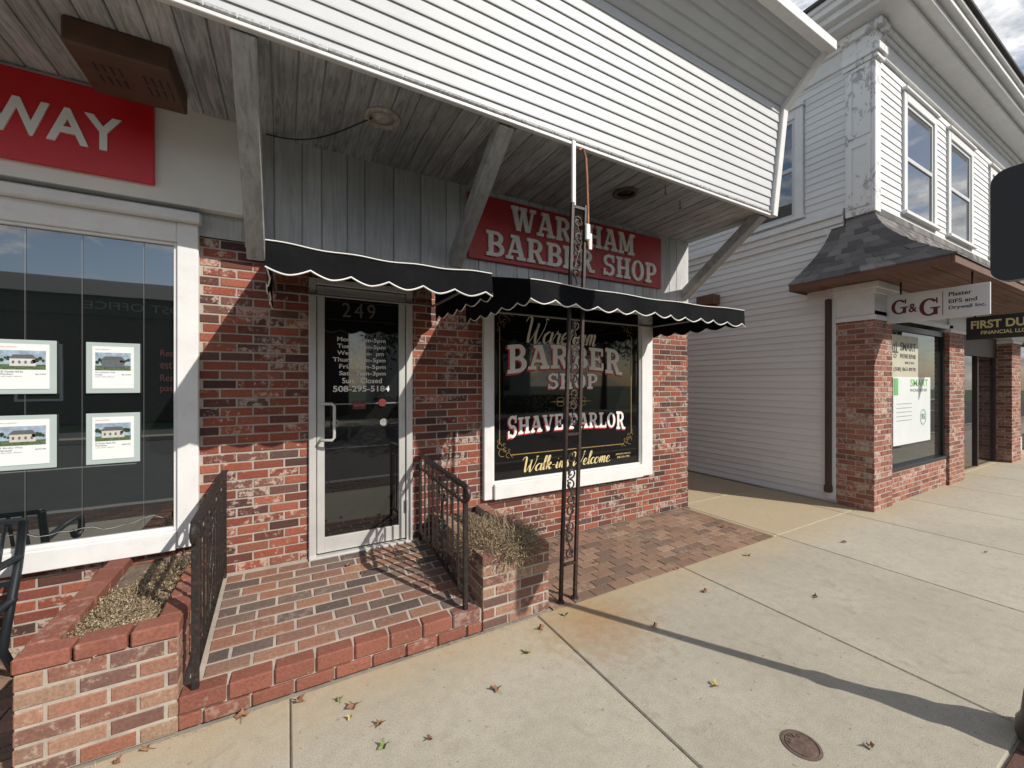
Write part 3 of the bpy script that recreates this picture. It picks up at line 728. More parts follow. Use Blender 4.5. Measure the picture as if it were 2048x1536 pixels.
for (cx,cy,k) in ((1.35,2.43,60),(.9,2.44,25),(-.35,2.43,30),(-.75,2.44,30),(1.75,2.46,40),(2.6,3.52,40),(3.6,3.54,50)):
    for _ in range(k):
        x=cx+R.gauss(0,.13);y=cy+R.gauss(0,.012)
        d=V((R.gauss(0,1),R.gauss(0,1),R.uniform(.0,.9))).normalized();q=V((x,y,.002));ln=R.uniform(.008,.035)
        s=d.cross(Z_).normalized()*.0012;mb.face([q-s,q+s,q+d*ln],(R.random(),0,0))
mb.obj("debris",m_dry,kind="stuff")["label"]="dry twigs and bits of grass along the brick edges"
# ------------------------------------------------------------ railings
def railing(x,lab):
    A=thing("handrail",lab,"railing",(x,2.5,.16),"wrought iron handrails on the step")
    zt=lambda y:.985+(y-2.45)*.045;zb=lambda y:.24+(y-2.45)*.1
    zf=lambda y:.163+max(0,(y-2.47))*.107
    mb=MB()
    mb.beam((x,2.5,zt(2.5)),(x,3.58,zt(3.58)),.04,.014,bv=.003);mb.beam((x,2.5,zt(2.5)-.014),(x,3.58,zt(3.58)-.014),.02,.014)
    cpts=[];rr=[]
    for i in range(22):
        a=i/21*5.2;r=.055-.0075*a
        cpts.append((x,2.5-r*math.sin(a),zt(2.5)-.055+r*math.cos(a)));rr.append(.016 if i<16 else .018)
    mb.tube(cpts,rr,8);mb.obj("top_rail",m_rail,A)
    mb=MB();mb.beam((x,2.53,zb(2.53)),(x,3.58,zb(3.58)),.026,.012);mb.obj("bottom_rail",m_rail,A)
    mb=MB();mb.beam((x,2.53,zt(2.53)-.12),(x,3.58,zt(3.58)-.12),.02,.01);mb.obj("middle_rail",m_rail,A)
    mb=MB();mb.box(x-.015,x+.015,2.495,2.525,zf(2.5)-.02,zt(2.5)-.02,None,.002);mb.obj("post",m_rail,A)
    mb=MB();mb.box(x-.013,x+.013,3.55,3.576,zf(3.56)-.02,zt(3.56)-.02,None,.002);mb.obj("post",m_rail,A)
    for y in [2.64,2.75,2.86,3.09,3.2,3.31,3.42]:
        mb=MB();mb.beam((x,y,zb(y)),(x,y,zt(y)-.02),.012,.012,up=X_);mb.obj("picket",m_rail,A)
    mb=MB()
    for y in(2.695,3.145,3.365):
        mb.tube([(x,y+.035*math.cos(a*.5),zt(y)-.065+.04*math.sin(a*.5)) for a in range(14)],.005,5)
    for sgn in(-1,1):
        for fz in(.30,.7):
            zc=zb(2.97)+(zt(2.97)-.12-zb(2.97))*fz
            pts=[]
            for k in range(24):
                t=-1+2*k/23
                a=t*2.6;pts.append((x,2.975+sgn*(.012+.075*(1-math.cos(a))*.5),zc+.13*math.sin(t*1.5)))
            mb.tube(pts,.006,5)
            for q in(-1,1): mb.tube([(x,2.975+sgn*.062+.026*math.cos(b*.5),zc+q*.10+.026*math.sin(b*.5)) for b in range(14)],.005,5)
    mb.beam((x,2.975,zb(2.97)),(x,2.975,zt(2.97)-.02),.012,.012,up=X_)
    mb.obj("scroll_panel",m_rail,A)
railing(1.04,"black wrought iron handrail with scrolls beside the shrub planter")
railing(-.4,"black wrought iron handrail with scrolls beside the capped planter")
# ------------------------------------------------------------ ornamental post
A=thing("ornamental_iron_post","slim rusty wrought iron trellis post with scrollwork on the paving","post",(1.89,2.51,0))
Pz=lambda z,s:V((1.89+.11*z/3.08+s*(.068-.004*z/3),2.51,z))
for s in(-1,1):
    mb=MB();mb.beam(Pz(0,s),Pz(3.08,s),.024,.024,up=Y_);mb.obj("upright",m_rustiron,A)
    mb=MB();mb.lathe(Pz(0,s),[(.03,0),(.028,.012),(.015,.014)],10);mb.obj("foot",m_rustiron,A)
for z in(.28,1.28,2.33,3.05):
    mb=MB();mb.beam(Pz(z,-1),Pz(z,1),.02,.02,up=Y_);mb.obj("cross_bar",m_rustiron,A)
mb=MB()
def scroll(z,flip):
    c=Pz(z,0)
    low=[]
    for k in range(15):
        a=math.radians(300-k*30);r=.012+.0019*k;low.append(V((c.x+flip*(-.008+r*math.cos(a)*1.2),2.51,z-.058+r*math.sin(a)*1.1)))
    up=[V((2*c.x-p.x,2.51,2*z-p.z)) for p in reversed(low)]
    mb.tube(low+up,.0068,6)
zz=.42
i=0
while zz<2.98:
    if min(abs(zz-q) for q in(.28,1.28,2.33))>.1:
        scroll(zz,1 if i%2 else -1)
    zz+=.205;i+=1
mb.obj("scrollwork",m_rustiron,A)
mb=MB();mb.beam(Pz(3.05,-1)+V((.01,0,0)),V((1.945,2.51,3.56)),.03,.02,up=Y_);mb.obj("white_strap",m_trim,A)
mb=MB();mb.tube([V((1.99,2.5,3.5)),V((2.03,2.5,3.52)),V((2.06,2.5,3.45)),V((2.07,2.5,3.3)),V((2.08,2.5,3.05)),V((2.075,2.49,2.75))],.011,8);mb.obj("copper_pipe",m_copper,A)
mb=MB();mb.box(2.045,2.09,2.475,2.5,2.8,2.93,None,.01);mb.box(2.075,2.11,2.48,2.495,2.73,2.86,None,.006);mb.obj("white_clamp",m_trim,A)
# ------------------------------------------------------------ listing cards
for j,(x0,x1) in enumerate(((-1.545,-1.262),(-1.13,-.868))):
    for i,(z0,z1) in enumerate(((1.61,1.94),(1.15,1.48))):
        A=thing("listing_card","white property flyer with house photo in clear holder hung on cables","poster",((x0+x1)/2,3.59,z0),"property flyers hung in the office window")
        mb=MB();mb.box(x0,x1,3.584,3.59,z0,z1,None,.002);mb.obj("holder",m_cardframe,A)
        mb=MB();mb.box(x0+.03,x1-.03,3.581,3.5835,z0+.03,z1-.025);mb.obj("paper",m_paper,A)
        px0,px1=x0+.045,x1-.045;pz1=z1-.065;pz0=z1-.18
        g=[plain("pic_sky",(.35,.45,.56),.3,0,.3,30,0),plain("pic_lawn",(.13,.19,.09),.3,0,.5,90,0),plain("pic_house",[(.6,.6,.58),(.12,.14,.16),(.55,.52,.45),(.55,.55,.5)][i*2+j],.3,0,.1,60,0),plain("pic_roof",(.12,.12,.13),.3,0,.1,30,0),plain("pic_tree",(.07,.10,.05),.3,0,.6,140,0)]
        mb=MB();mb.box(px0,px1,3.5795,3.581,pz0,pz1);mb.obj("picture_sky",g[0],A)
        mb=MB();mb.box(px0,px1,3.5785,3.5795,pz0,pz0+.03);mb.obj("picture_lawn",g[1],A)
        mb=MB()
        for k in range(14):
            cx_=px0+.01+(px1-px0-.02)*k/13;rd=R.uniform(.007,.016);ring(mb,V((cx_,3.5795-.0001*k,pz0+.045+R.uniform(0,.025))),rd*.8,rd,rd,0,360,7)
        mb.obj("picture_trees",g[4],A)
        mb=MB();xm=(px0+px1)/2;mb.box(xm-.055,xm+.055,3.577,3.578,pz0+.02,pz0+.065);mb.obj("picture_house",g[2],A)
        mb=MB();mb.face([(xm-.06,3.5768,pz0+.065),(xm+.06,3.5768,pz0+.065),(xm+.04,3.5768,pz0+.09),(xm-.04,3.5768,pz0+.09)])
        for k in range(4): mb.face([(xm-.045+k*.026,3.5768,pz0+.035),(xm-.035+k*.026,3.5768,pz0+.035),(xm-.035+k*.026,3.5768,pz0+.052),(xm-.045+k*.026,3.5768,pz0+.052)])
        mb.obj("picture_roof",g[3],A)
        nm=[["130 Thankful Hill Rd","26 Arbutus's Way"],["5 Birdie Way","19 Great Neck Rd"]][i][j];tw=[["Wareham","Onset"],["Falmouth","Wareham"]][i][j]
        tk=dict(y=3.581,depth=.0006)
        T("flyer_lettering","JACK CONWAY",px0,z1-.05,.07,.008,m_redsign,A,**tk)
        T("flyer_lettering",nm,px0,pz0-.02,.095,.011,m_black,A,**tk);T("flyer_lettering",tw,px0,pz0-.034,None,.010,m_black,A,**tk)
        T("flyer_lettering","3 beds, 2 baths, 1,850 sq ft",px0,pz0-.047,.09,.007,m_grey,A,**tk);T("flyer_lettering","$%d,900"%R.choice([449,525,389,615]),px1-.045,pz0-.034,.045,.009,m_black,A,**tk)
mb=MB()
for x in(-1.4,-1.15,-.85,-1.52): mb.tube([(x,3.592,.7),(x,3.592,2.64)],.0009,4)
mb.obj("display_cables",m_bar,ow)
m_faint=plain("faded_red",(.05,.014,.014),.4,0,.1,5,0)
for i,s in enumerate(["Rea","esta","Rea","pass"]): T("window_lettering",s,-.765,1.86-i*.085,[.07,.085,.07,.088][i],.045,m_faint,ow,depth=.0008,y=3.598)
mb=MB();mb.tube([(-1.6+.05*i,3.594,.735+.012*math.sin(i*.9)+.008*math.sin(i*2.1)+max(0,.02*math.sin(i*.5))) for i in range(18)],.002,5);mb.obj("string_light_wire",m_stick2,ow)
# ------------------------------------------------------------ bench
A=thing("bench","dark metal street bench with curled armrest against the wall","bench",(-2.1,3.2,0))
m_bench=plain("bench_metal",(.018,.024,.03),.4,.2,.2,8,.05)
def sideframe(x,nm):
    mb=MB()
    mb.tube([(x,3.50,.86),(x,3.44,.6),(x,3.38,.44),(x,3.3,.2),(x,3.42,.0)],.02,8)
    mb.tube([(x,3.4,.44),(x,2.98,.44),(x,2.92,.4),(x,2.9,.2),(x,2.86,.0)],.02,8)
    pts=[(x,3.46,.66),(x,3.2,.68)]+[(x,3.0-.07*math.sin(a*.5),.61+.07*math.cos(a*.5)) for a in range(10)]
    mb.tube(pts,.02,8);return mb.obj(nm,m_bench,A,True)
sideframe(-1.37,"side_frame");sideframe(-2.75,"side_frame")
mb=MB()
for i in range(7): mb.box(-2.73,-1.39,2.93+i*.065,2.975+i*.065,.445,.462,None,.004)
mb.obj("seat",m_bench,A)
mb=MB();mb.beam((-2.75,3.505,.86),(-1.37,3.505,.86),.03,.03,bv=.006);mb.beam((-2.75,3.42,.53),(-1.37,3.42,.53),.03,.03)
for i in range(20): x=-2.7+i*.066;mb.beam((x,3.505,.85),(x,3.42,.53),.03,.006,up=X_)
mb.obj("backrest",m_bench,A)
# ------------------------------------------------------------ cover + leaves
A=thing("water_shutoff_cover","small round rusty iron cover set in the sidewalk","cover",(2.08,.98,0))
m_rustred=plain("rusty_cover",(.15,.10,.08),.8,0,.3,30,.5,90,(.05,.035,.03),.8)
mb=MB();mb.lathe((2.08,.98,0),[(.082,0),(.082,.003),(.070,.004),(.068,.001),(.064,.001),(.063,.004),(0,.004)],28);mb.obj("lid",m_rustred,A)
for i,ch in enumerate("WATER"):
    an=math.radians(140-i*25);d=V((math.cos(an),math.sin(an),0));U2=V((math.sin(an),-math.cos(an),0))
    text_obj("raised_lettering",ch,V((2.08,.98,.004))+d*.036-U2*.006,U2,d,Z_,.013,.018,m_rustred,A,depth=.003,offset=.02)
leafpos=[(1.0,1.96,0),(.39,2.04,0),(1.29,2.14,2),(2.92,2.07,0),(2.07,1.40,1),(3.05,2.44,0),(2.2,1.94,0),(2.34,.82,0),(-.66,2.4,0),(-.56,2.42,0),(.39,1.91,2),(.58,1.84,0),(.27,2.15,1),(.24,2.3,2),(.30,2.22,0),(.42,3.35,0),(1.5,2.3,0),(3.9,2.3,0),(1.75,2.35,2),(3.6,1.6,0),(2.5,2.9,0),(5.1,2.0,0),(.5,3.2,0),(-.2,2.42,0),(.05,2.4,0),(4.4,2.9,0),(3.3,3.0,0),(6.0,1.2,0),(1.3,1.2,0)]
lm=[vegmat("leaf_brown",(.17,.08,.04),(.26,.14,.07)),vegmat("leaf_yellow",(.45,.32,.08),(.5,.4,.14)),vegmat("leaf_green",(.13,.17,.05),(.22,.26,.09))]
for x,y,k in leafpos:
    mb=MB();n=11;z=.003
    if y>2.47 and x<1.15:z=.17+(y-2.575)*.107+.006
    c=V((x,y,z+.008));s=R.uniform(.02,.045);ro=R.uniform(0,6.28);pts=[]
    prof=[1,.45,.85,.4,.7,.25,.25,.7,.4,.85,.45]
    for i in range(n):
        a=ro+i/n*6.283;r=prof[i]*s;pts.append(c+V((math.cos(a)*r,math.sin(a)*r*.85,.012*math.sin(a*2+x*9)+.008*r/s)))
    for i in range(n): mb.face([c,pts[i],pts[(i+1)%n]],(R.random(),0,0))
    t=c+V((math.cos(ro+math.pi),math.sin(ro+math.pi),0))*s*1.1;t.z=z+.003;mb.tube([c,t],.0012,4)
    o=mb.obj("fallen_leaf",lm[k]);tops(o,["curled dry brown leaf on the pavement","yellow fallen leaf on the pavement","green fallen leaf on the pavement"][k],"leaf","fallen leaves on the pavement")
# ------------------------------------------------------------ lamp post
LX,LY=3.11,.37
A=thing("lamp_post","black fluted metal street lamp post with back of a sign panel","lamp post",(LX,LY,0))
mb=MB();c=(LX,LY,.0)
mb.lathe(c,[(.155,0),(.155,.06),(.14,.09),(.13,.2),(.11,.24),(.085,.3),(.095,.36),(.08,.42),(.055,.5),(.05,.62),(.062,.65),(.062,.68),(.04,.72),(.032,1.4),(.03,3.75),(.055,3.77),(.055,3.81),(.03,3.83)],24);mb.obj("shaft",m_lampblack,A,True)
mb=MB();mb.lathe((LX,LY,3.83),[(.06,0),(.12,.08),(.15,.2),(.14,.34),(.1,.42)],20);mb.obj("lantern",plain("frosted_glass",(.6,.6,.58),.3,0,.05,5,0),A,True)
mb=MB();mb.lathe((LX,LY,4.25),[(.13,0),(.12,.04),(.05,.1),(.02,.14),(0,.2)],20);mb.obj("lantern_cap",m_lampblack,A,True)
mb=MB();q=[]
y0,y1,z0,z1,rr=-.02,.565,2.15,2.67,.06
for cy,cz,a0 in((y1-rr,z1-rr,0),(y0+rr,z1-rr,90),(y0+rr,z0+rr,180),(y1-rr,z0+rr,270)):
    for k in range(6): a=math.radians(a0+k*18);q.append((cy+rr*math.cos(a),cz+rr*math.sin(a)))
n=len(q)
mb.mesh([(2.90,a,b) for a,b in q]+[(2.96,a,b) for a,b in q],[tuple(range(n)),tuple(range(n,2*n))]+[(i,(i+1)%n,n+(i+1)%n,n+i) for i in range(n)])
mb.obj("sign_panel",m_lampblack,A)
mb=MB();mb.beam((2.95,.3,2.4),(LX,LY,2.4),.04,.04);mb.obj("sign_clamp",m_lampblack,A)
# ------------------------------------------------------------ neighbour building
nb=thing("clapboard_building","white two-storey clapboard building with brick shop piers below","building",(6.65,2.3,0))
XS=6.65;YF=2.3
mb=MB();mb.box(XS+.02,20,YF+.02,12,2.95,6.5);mb.box(XS+.02,20,YF+.3,12,0,2.95);mb.obj("core_wall",m_trim,nb)
mb=MB()
U=-Y_
mb.siding((XS+.01,12,.02),U,-X_,12-2.69,38,.0985,out=.010)
mb.siding((XS+.01,12,4.06),U,-X_,12-2.58,20,.0985,out=.010,holes=[(12-4.2,12-3.08,.05,1.75)])
mb.siding((XS+.1,YF,3.98),X_,-Y_,13,20,.0985,out=.010,holes=[(a-XS-.1,a+1.34-XS-.1,.05,1.9) for a in(7.55,9.35,11.65,13.55)])
mb.obj("clapboard_siding",m_clap,nb)
mb=MB()
for z0,z1,o in((3.76,3.86,.03),(3.86,3.96,.055),(3.96,4.0,.09),(4.0,4.06,.06)): mb.box(XS-o,XS+.02,2.6,12,z0,z1,None,.006)
mb.box(XS-.03,XS+.02,2.69,2.8,0.05,3.76,None,.004)
mb.obj("belt_moulding",m_trim,nb)
mb=MB()
for z0,z1,o in((5.98,6.2,.035),(6.2,6.26,.07),(6.26,6.32,.12),(6.32,6.38,.36),(6.38,6.46,.48),(6.46,6.54,.56),(6.54,6.6,.6)):
    mb.box(XS-o,20,YF-o,12,z0,z1,None,.008)
mb.obj("cornice",m_trim,nb)
mb=MB()
mb.box(XS-.045,XS+.12,YF-.045,2.58,3.9,5.98,None,.006)
for z0,z1 in((4.0,4.85),(4.93,5.85)):
    mb.box(XS-.062,XS-.045,YF+.0,YF+.045,z0,z1);mb.box(XS-.062,XS-.045,2.5,2.545,z0,z1);mb.box(XS-.0618,XS-.045,YF+.045,2.5,z1-.05,z1);mb.box(XS-.0618,XS-.045,YF+.045,2.5,z0,z0+.05)
for z0,z1,o in((5.86,5.92,.08),(5.92,6.02,.11),(6.02,6.2,.075),(6.2,6.3,.14)): mb.box(XS-o,XS+.15,YF-o,2.6,z0,z1,None,.006)
mb.obj("corner_pilaster",m_peel,nb)
mb=MB();mb.box(XS-.64,20,YF-.64,12.2,6.6,6.64);mb.obj("roof_edge",m_shingle,nb)
def nwin(face,a,b,z0,z1):
    loc=V((a,YF,z0)) if face=='F' else V((XS,a,z0));W_=subthing("window",nb,loc)
    def bx(mb,u0,u1,o0,o1,z0,z1,bv=.004):
        if face=='F': mb.box(u0,u1,YF-o1,YF-o0,z0,z1,None,bv)
        else: mb.box(XS-o1,XS-o0,u0,u1,z0,z1,None,bv)
    f=MB();t=.11
    bx(f,a,a+t,-.02,.035,z0,z1);bx(f,b-t,b,-.02,.035,z0,z1);bx(f,a+t,b-t,-.02,.037,z1-.13,z1);bx(f,a-.03,b+.03,-.02,.07,z0-.05,z0)
    bx(f,a-.02,b+.02,.0,.07,z1,z1+.04)
    f.obj("frame",m_trim,W_)
    f=MB();i0,i1=a+t,b-t;zm=(z0+z1-.13)/2;s=.045
    bx(f,i0,i0+s,-.02,.015,z0,z1-.13,.003);bx(f,i1-s,i1,-.02,.015,z0,z1-.13,.003);bx(f,i0+s,i1-s,-.02,.016,zm-.03,zm+.03,.003);bx(f,i0+s,i1-s,-.02,.014,z0,z0+.06,.003);bx(f,i0+s,i1-s,-.02,.014,z1-.18,z1-.13,.003)
    f.obj("sash",m_white,W_)
    f=MB();bx(f,i0+s,i1-s,-.02,-.0,z0+.06,zm-.03,0);f.obj("pane",m_nglass,W_)
    f=MB();bx(f,i0+s,i1-s,-.02,.004,zm+.03,z1-.18,0);f.obj("pane",m_nglass,W_)
for a in(7.58,9.38,11.68,13.58): nwin('F',a,a+1.28,4.1,5.8)
nwin('S',3.1,4.18,4.15,5.76)
def ringp(g,z): return [V((XS,2.72+.36*g,z)),V((XS-.45*g,2.72+.36*g,z)),V((XS-.45*g,YF-.85*g,z)),V((20,YF-.85*g,z))]
n=11;roof=MB()
for i in range(n):
    s0,s1=i/n,(i+1)/n
    g0,g1=s0**1.7,s1**1.7
    g0=max(g0,.02);g1=max(g1,.02)+.018
    A0=ringp(g0,3.98-.91*s0);A1=ringp(g1,3.98-.91*s1)
    for seg in range(3):
        p,q_,r2,s2=A0[seg],A0[seg+1],A1[seg+1],A1[seg]
        m=max(1,int((r2-s2).length/.16))
        for k in range(m):
            a,b2=k/m,(k+1)/m
            c=(R.random(),R.random(),0)
            t0,t1=p.lerp(q_,a),p.lerp(q_,b2);u0,u1=s2.lerp(r2,a),s2.lerp(r2,b2)
            g=R.uniform(0,.014)
            dn=V((0,0,-g))
            roof.face([t0,t1,u1+dn,u0+dn],c);roof.face([u0+dn,u1+dn,u1+V((0,0,-.022)),u0+V((0,0,-.022))],c)
roof.obj("pent_roof",m_shingle2,nb)
mb=MB()
mb.box(XS-.45,20,YF-.85,YF-.82,2.96,3.065,None,.004);mb.box(XS-.45,XS-.42,YF-.82,3.08,2.96,3.065,None,.004);mb.box(XS-.42,XS,3.05,3.08,2.96,3.065,None,.004)
mb.obj("eave_fascia",m_browntrim,nb)
mb=MB();mb.courses((XS-.42,YF-.82,3.0),X_,Y_,-Z_,13,.85,3.0,.1,.004,.012,.003,rjit=1);mb.courses((XS-.42,2.32,3.0),X_,Y_,-Z_,.42,.74,3.0,.1,.004,.012,.003);mb.obj("eave_soffit",m_bsoffit,nb)
mb=MB();mb.box(XS-.02,20,YF-.0,YF+.3,2.6,2.985,None,.005);mb.box(XS-.04,9.6,YF-.03,YF+.0,2.55,2.62,None,.005);mb.obj("lintel_trim",m_trim,nb)
for x0,x1 in((XS-.03,7.18),(9.43,10.17),(13.2,13.9),(16.2,16.9)):
    y1=2.69 if x0<13 else 2.55;pr=subthing("brick_pier",nb,V(((x0+x1)/2,YF,0)))
    mb=MB();m2=MB();cp=MB()
    m2.box(x0+.006,x1-.006,YF-.03+.006,y1-.006,0,2.5)
    mb.courses((x0,YF-.024,.005),X_,Z_,-Y_,x1-x0,2.5,.205,.0705,.011,.005,.003);mb.courses((x0+.006,YF-.03,.005),Y_,Z_,-X_,y1-YF+.03,2.5,.205,.0705,.011,.005,.003)
    for z0,z1,o in((2.5,2.56,.02),(2.56,2.84,.0),(2.84,2.9,.03),(2.9,2.985,.06)): cp.box(x0-o,x1+o,YF-.03-o,y1+o*.3,z0,z1,None,.006)
    m2.obj("mortar",m_mortar,pr);mb.obj("bricks",m_brick3,pr);cp.obj("capital",m_trim,pr)
mb=MB();m2=MB()
m2.box(7.18,9.43,YF+.012,YF+.2,0,.44);mb.courses((7.18,YF+.012,.005),X_,Z_,-Y_,2.25,.44,.205,.0705,.011,.005,.003)
m2.obj("knee_wall_mortar",m_mortar,nb);mb.obj("knee_wall_bricks",m_brick3,nb)
f=MB();f.box(7.18,9.43,YF-.01,YF+.1,.44,.49,None,.004);f.box(7.18,7.24,YF+.03,YF+.1,.49,2.5);f.box(9.37,9.43,YF+.03,YF+.1,.49,2.5);f.box(7.24,9.37,YF+.031,YF+.1,2.42,2.5)
f.obj("storefront_frame",m_lampblack,nb)
f=MB();f.box(7.24,9.37,YF+.06,YF+.09,.49,2.42);f.obj("storefront_glass",m_shopglass,nb)
f=MB();f.box(10.17,13.2,YF+.22,YF+.28,.02,2.2);f.obj("entry_glass",m_doorglass,nb)
f=MB();f.box(13.9,20,YF+.1,YF+.2,.5,2.5);f.obj("far_glass",m_doorglass,nb)
f=MB()
for a in(10.19,11.9,13.1): f.box(a,a+.05,YF+.18,YF+.28,.02,2.2,None,.004)
f.box(10.17,13.2,YF+.181,YF+.28,2.2,2.6);f.obj("entry_frame",m_dkbrown,nb)
mb=MB();mb.box(6.56,6.63,2.735,2.80,.15,2.84,None,.01);mb.box(6.55,6.63,2.725,2.81,.15,.25,None,.01);mb.obj("downpipe",m_dkbrown,nb)
mb=MB();mb.box(6.45,6.63,4.4,4.75,3.05,3.22,None,.01);mb.box(6.5,6.63,4.45,4.7,2.95,3.05,None,.01);mb.obj("wall_vent",m_browntrim,nb)
A=thing("phone_repair_poster","cream storefront poster with dark phone repair lettering","poster",(7.8,YF+.05,1.78))
f=MB();f.box(7.28,8.35,YF+.045,YF+.055,1.75,2.36);f.obj("paper",plain("cream_paper",(.5,.48,.38),.6,0,.08,3,0),A)
TF=lambda n,s,x,z,w,h,m,p,**k:text_obj(n,s,(x,YF+.045,z),X_,Z_,-Y_,w,h,m,p,depth=.002,**k)
TF("lettering","SMART",7.68,2.14,.58,.12,m_navy,A,offset=.02);TF("lettering","PHONE REPAIR",7.68,2.03,.58,.065,m_navy,A,offset=.01);TF("lettering","SINCE 2012",7.85,1.95,.35,.035,m_navy,A);TF("lettering","(508) 863-8978",7.45,1.83,.8,.07,m_navy,A,offset=.01)
f=MB();yy_=YF+.043
ring(f,V((7.5,yy_,2.06)),.05,.03,.012);f.face([(7.4,yy_,2.1),(7.6,yy_,2.1),(7.62,yy_,2.12),(7.4,yy_,2.12)])
for k in range(3): f.face([(7.42+k*.06,yy_,2.12),(7.45+k*.06,yy_,2.12),(7.43+k*.06,yy_,2.2+.03*k),(7.40+k*.06,yy_,2.2+.03*k)])
f.obj("cart_emblem",m_navy,A)
A=thing("phone_repair_poster","white storefront poster with green heading and price panel","poster",(8.1,YF+.05,.78))
f=MB();f.box(7.44,8.85,YF+.044,YF+.055,.78,1.76);f.obj("paper",m_paper,A)
f=MB();f.box(7.46,7.60,YF+.04,YF+.043,1.5,1.74);f.obj("green_block",m_green,A)
TF("lettering","SMART",8.05,1.62,.7,.11,m_green,A,offset=.02);TF("lettering","PHONE REPAIR",8.05,1.54,.66,.045,m_navy,A)
for i in range(5): TF("lettering","screens batteries ports",7.55,1.36-i*.06,.55,.02,m_grey,A)
f=MB();ring(f,V((8.55,YF+.043,1.15)),.12,.12,.015);f.obj("printed_marks",m_green,A)
TF("lettering","$5",8.48,1.1,.14,.1,m_navy,A,offset=.02)
A=thing("hanging_sign","white hanging board sign with maroon serif letters under canopy","sign",(7.0,1.82,2.47))
mb=MB();mb.box(6.985,7.015,1.36,2.27,2.46,2.83,None,.003);mb.obj("sign_board",m_trim,A)
for y in(1.5,2.13):
    mb=MB();mb.box(6.996,7.004,y-.01,y+.01,2.83,2.99);mb.obj("hanger",m_black,A)
TS=lambda n,s,x,y,z,w,h,m,p,**k:text_obj(n,s,(x,y,z),-Y_,Z_,-X_,w,h,m,p,depth=.002,**k)
def serifG(y,z,w,h):
    mb=MB();U=-Y_;O=V((6.984,y,z))
    def q(pts): mb.face([O+U*(a*w)+Z_*(b*h)-X_*(.0005*(len(mb.f)%5)) for a,b in pts])
    for i in range(20):
        a0=math.radians(40+i*13.5);a1=math.radians(40+(i+1)*13.5)
        q([(.5+.5*math.cos(a0),.5+.5*math.sin(a0)),(.5+.5*math.cos(a1),.5+.5*math.sin(a1)),(.5+.27*math.cos(a1),.5+.4*math.sin(a1)),(.5+.27*math.cos(a0),.5+.4*math.sin(a0))])
    q([(.7,.05),(.92,.05),(.92,.46),(.7,.46)]);q([(.56,.40),(1.04,.40),(1.04,.48),(.56,.48)]);q([(.84,.68),(.92,.68),(.92,1.0),(.84,1.0)])
    mb.obj("lettering",m_maroon,A)
serifG(2.22,2.57,.16,.19);TS("lettering","&",6.985,2.05,2.58,.08,.11,m_maroon,A,offset=.02);serifG(1.95,2.51,.18,.22)
mb=MB();mb.box(6.983,6.985,1.738,1.744,2.5,2.79);mb.obj("divider",m_maroon,A)
TS("lettering","Plaster",6.985,1.69,2.72,.19,.05,m_navy,A,offset=.02);TS("lettering","EIFS and",6.985,1.69,2.635,.23,.048,m_navy,A,offset=.02);TS("lettering","Drywall Inc.",6.985,1.69,2.55,.3,.055,m_navy,A,offset=.02)
A=thing("hanging_sign","black hanging board sign with gold block letters under canopy","sign",(9.0,1.65,2.32))
mb=MB();mb.box(8.985,9.015,1.3,1.99,2.32,2.66,None,.003);mb.obj("sign_board",m_lampblack,A)
for y in(1.4,1.9):
    mb=MB();mb.box(8.996,9.004,y-.01,y+.01,2.66,2.99);mb.obj("hanger",m_black,A)
TS("lettering","FIRST DUE",8.985,1.94,2.48,.58,.12,m_gold2,A,offset=.03);TS("lettering","FINANCIAL LLC",8.985,1.84,2.39,.42,.055,m_gold2,A,offset=.02)
# ------------------------------------------------------------ opposite side of the street (seen in the glass)
po=thing("brick_public_building","single-storey brick public building with hip roof and white frieze","building",(-6,-17,0))
mb=MB();mb.box(-18,3,-28,-17,-.1,4.6);mb.obj("brick_wall",m_darkbrick,po)
mb=MB();mb.box(-18.2,3.2,-28.2,-16.8,4.6,5.4);mb.obj("frieze",m_darkbrick,po)
for x in(-16,-12.5,-9,-2,1):
    mb=MB();mb.box(x-.7,x+.7,-17.0,-16.93,.9,3.3);mb.obj("window_frame",m_trim,po)
    mb=MB();mb.box(x-.6,x+.6,-16.93,-16.9,1.0,3.2);mb.obj("window_pane",m_doorglass,po)
mb=MB();mb.mesh([(-18.6,-28.6,5.4),(3.6,-28.6,5.4),(3.6,-16.4,5.4),(-18.6,-16.4,5.4),(-13,-22.5,7.2),(-2,-22.5,7.2)],[(0,1,5,4),(2,3,4,5),(1,2,5),(3,0,4)]);mb.obj("hip_roof",m_shingle,po)
text_obj("frieze_lettering","POST OFFICE",(-4.0,-16.79,4.85),-X_,Z_,Y_,3.6,.34,m_bar,po,depth=.02)
def tree(x,y,h,sp):
    A=thing("tree","broad leafy street tree across the road","tree",(x,y,-.17),"trees across the road")
    mb=MB();mb.tube([(x,y,-.17),(x+.1,y,h*.3),(x-.1,y+.1,h*.6),(x,y,h*.9)],[.25,.18,.12,.04],8)
    cl=[]
    for k in range(9):
        a=k*2.4;zz=h*(.35+.06*k);e=V((x+math.cos(a)*sp*.7,y+math.sin(a)*sp*.7,zz+h*.18));mb.tube([(x,y,zz),tuple((V((x,y,zz))+e)/2+V((0,0,.1))),tuple(e)],[.08,.05,.02],6);cl.append(e)
    mb.obj("trunk",m_bark,A)
    mb=MB()
    for k in range(22): cl.append(V((x+R.gauss(0,sp*.5),y+R.gauss(0,sp*.5),h*R.uniform(.5,1.02))))
    for c in cl:
        for _ in range(110):
            p=c+V((R.gauss(0,.5),R.gauss(0,.5),R.gauss(0,.38)));d=V((R.gauss(0,1),R.gauss(0,1),R.gauss(0,1))).normalized();e=d.orthogonal().normalized()
            s=R.uniform(.07,.15);mb.face([p-d*s,p+e*s*.6,p+d*s,p-e*s*.6],(R.random(),0,0))
    mb.obj("crown",m_leaf,A)
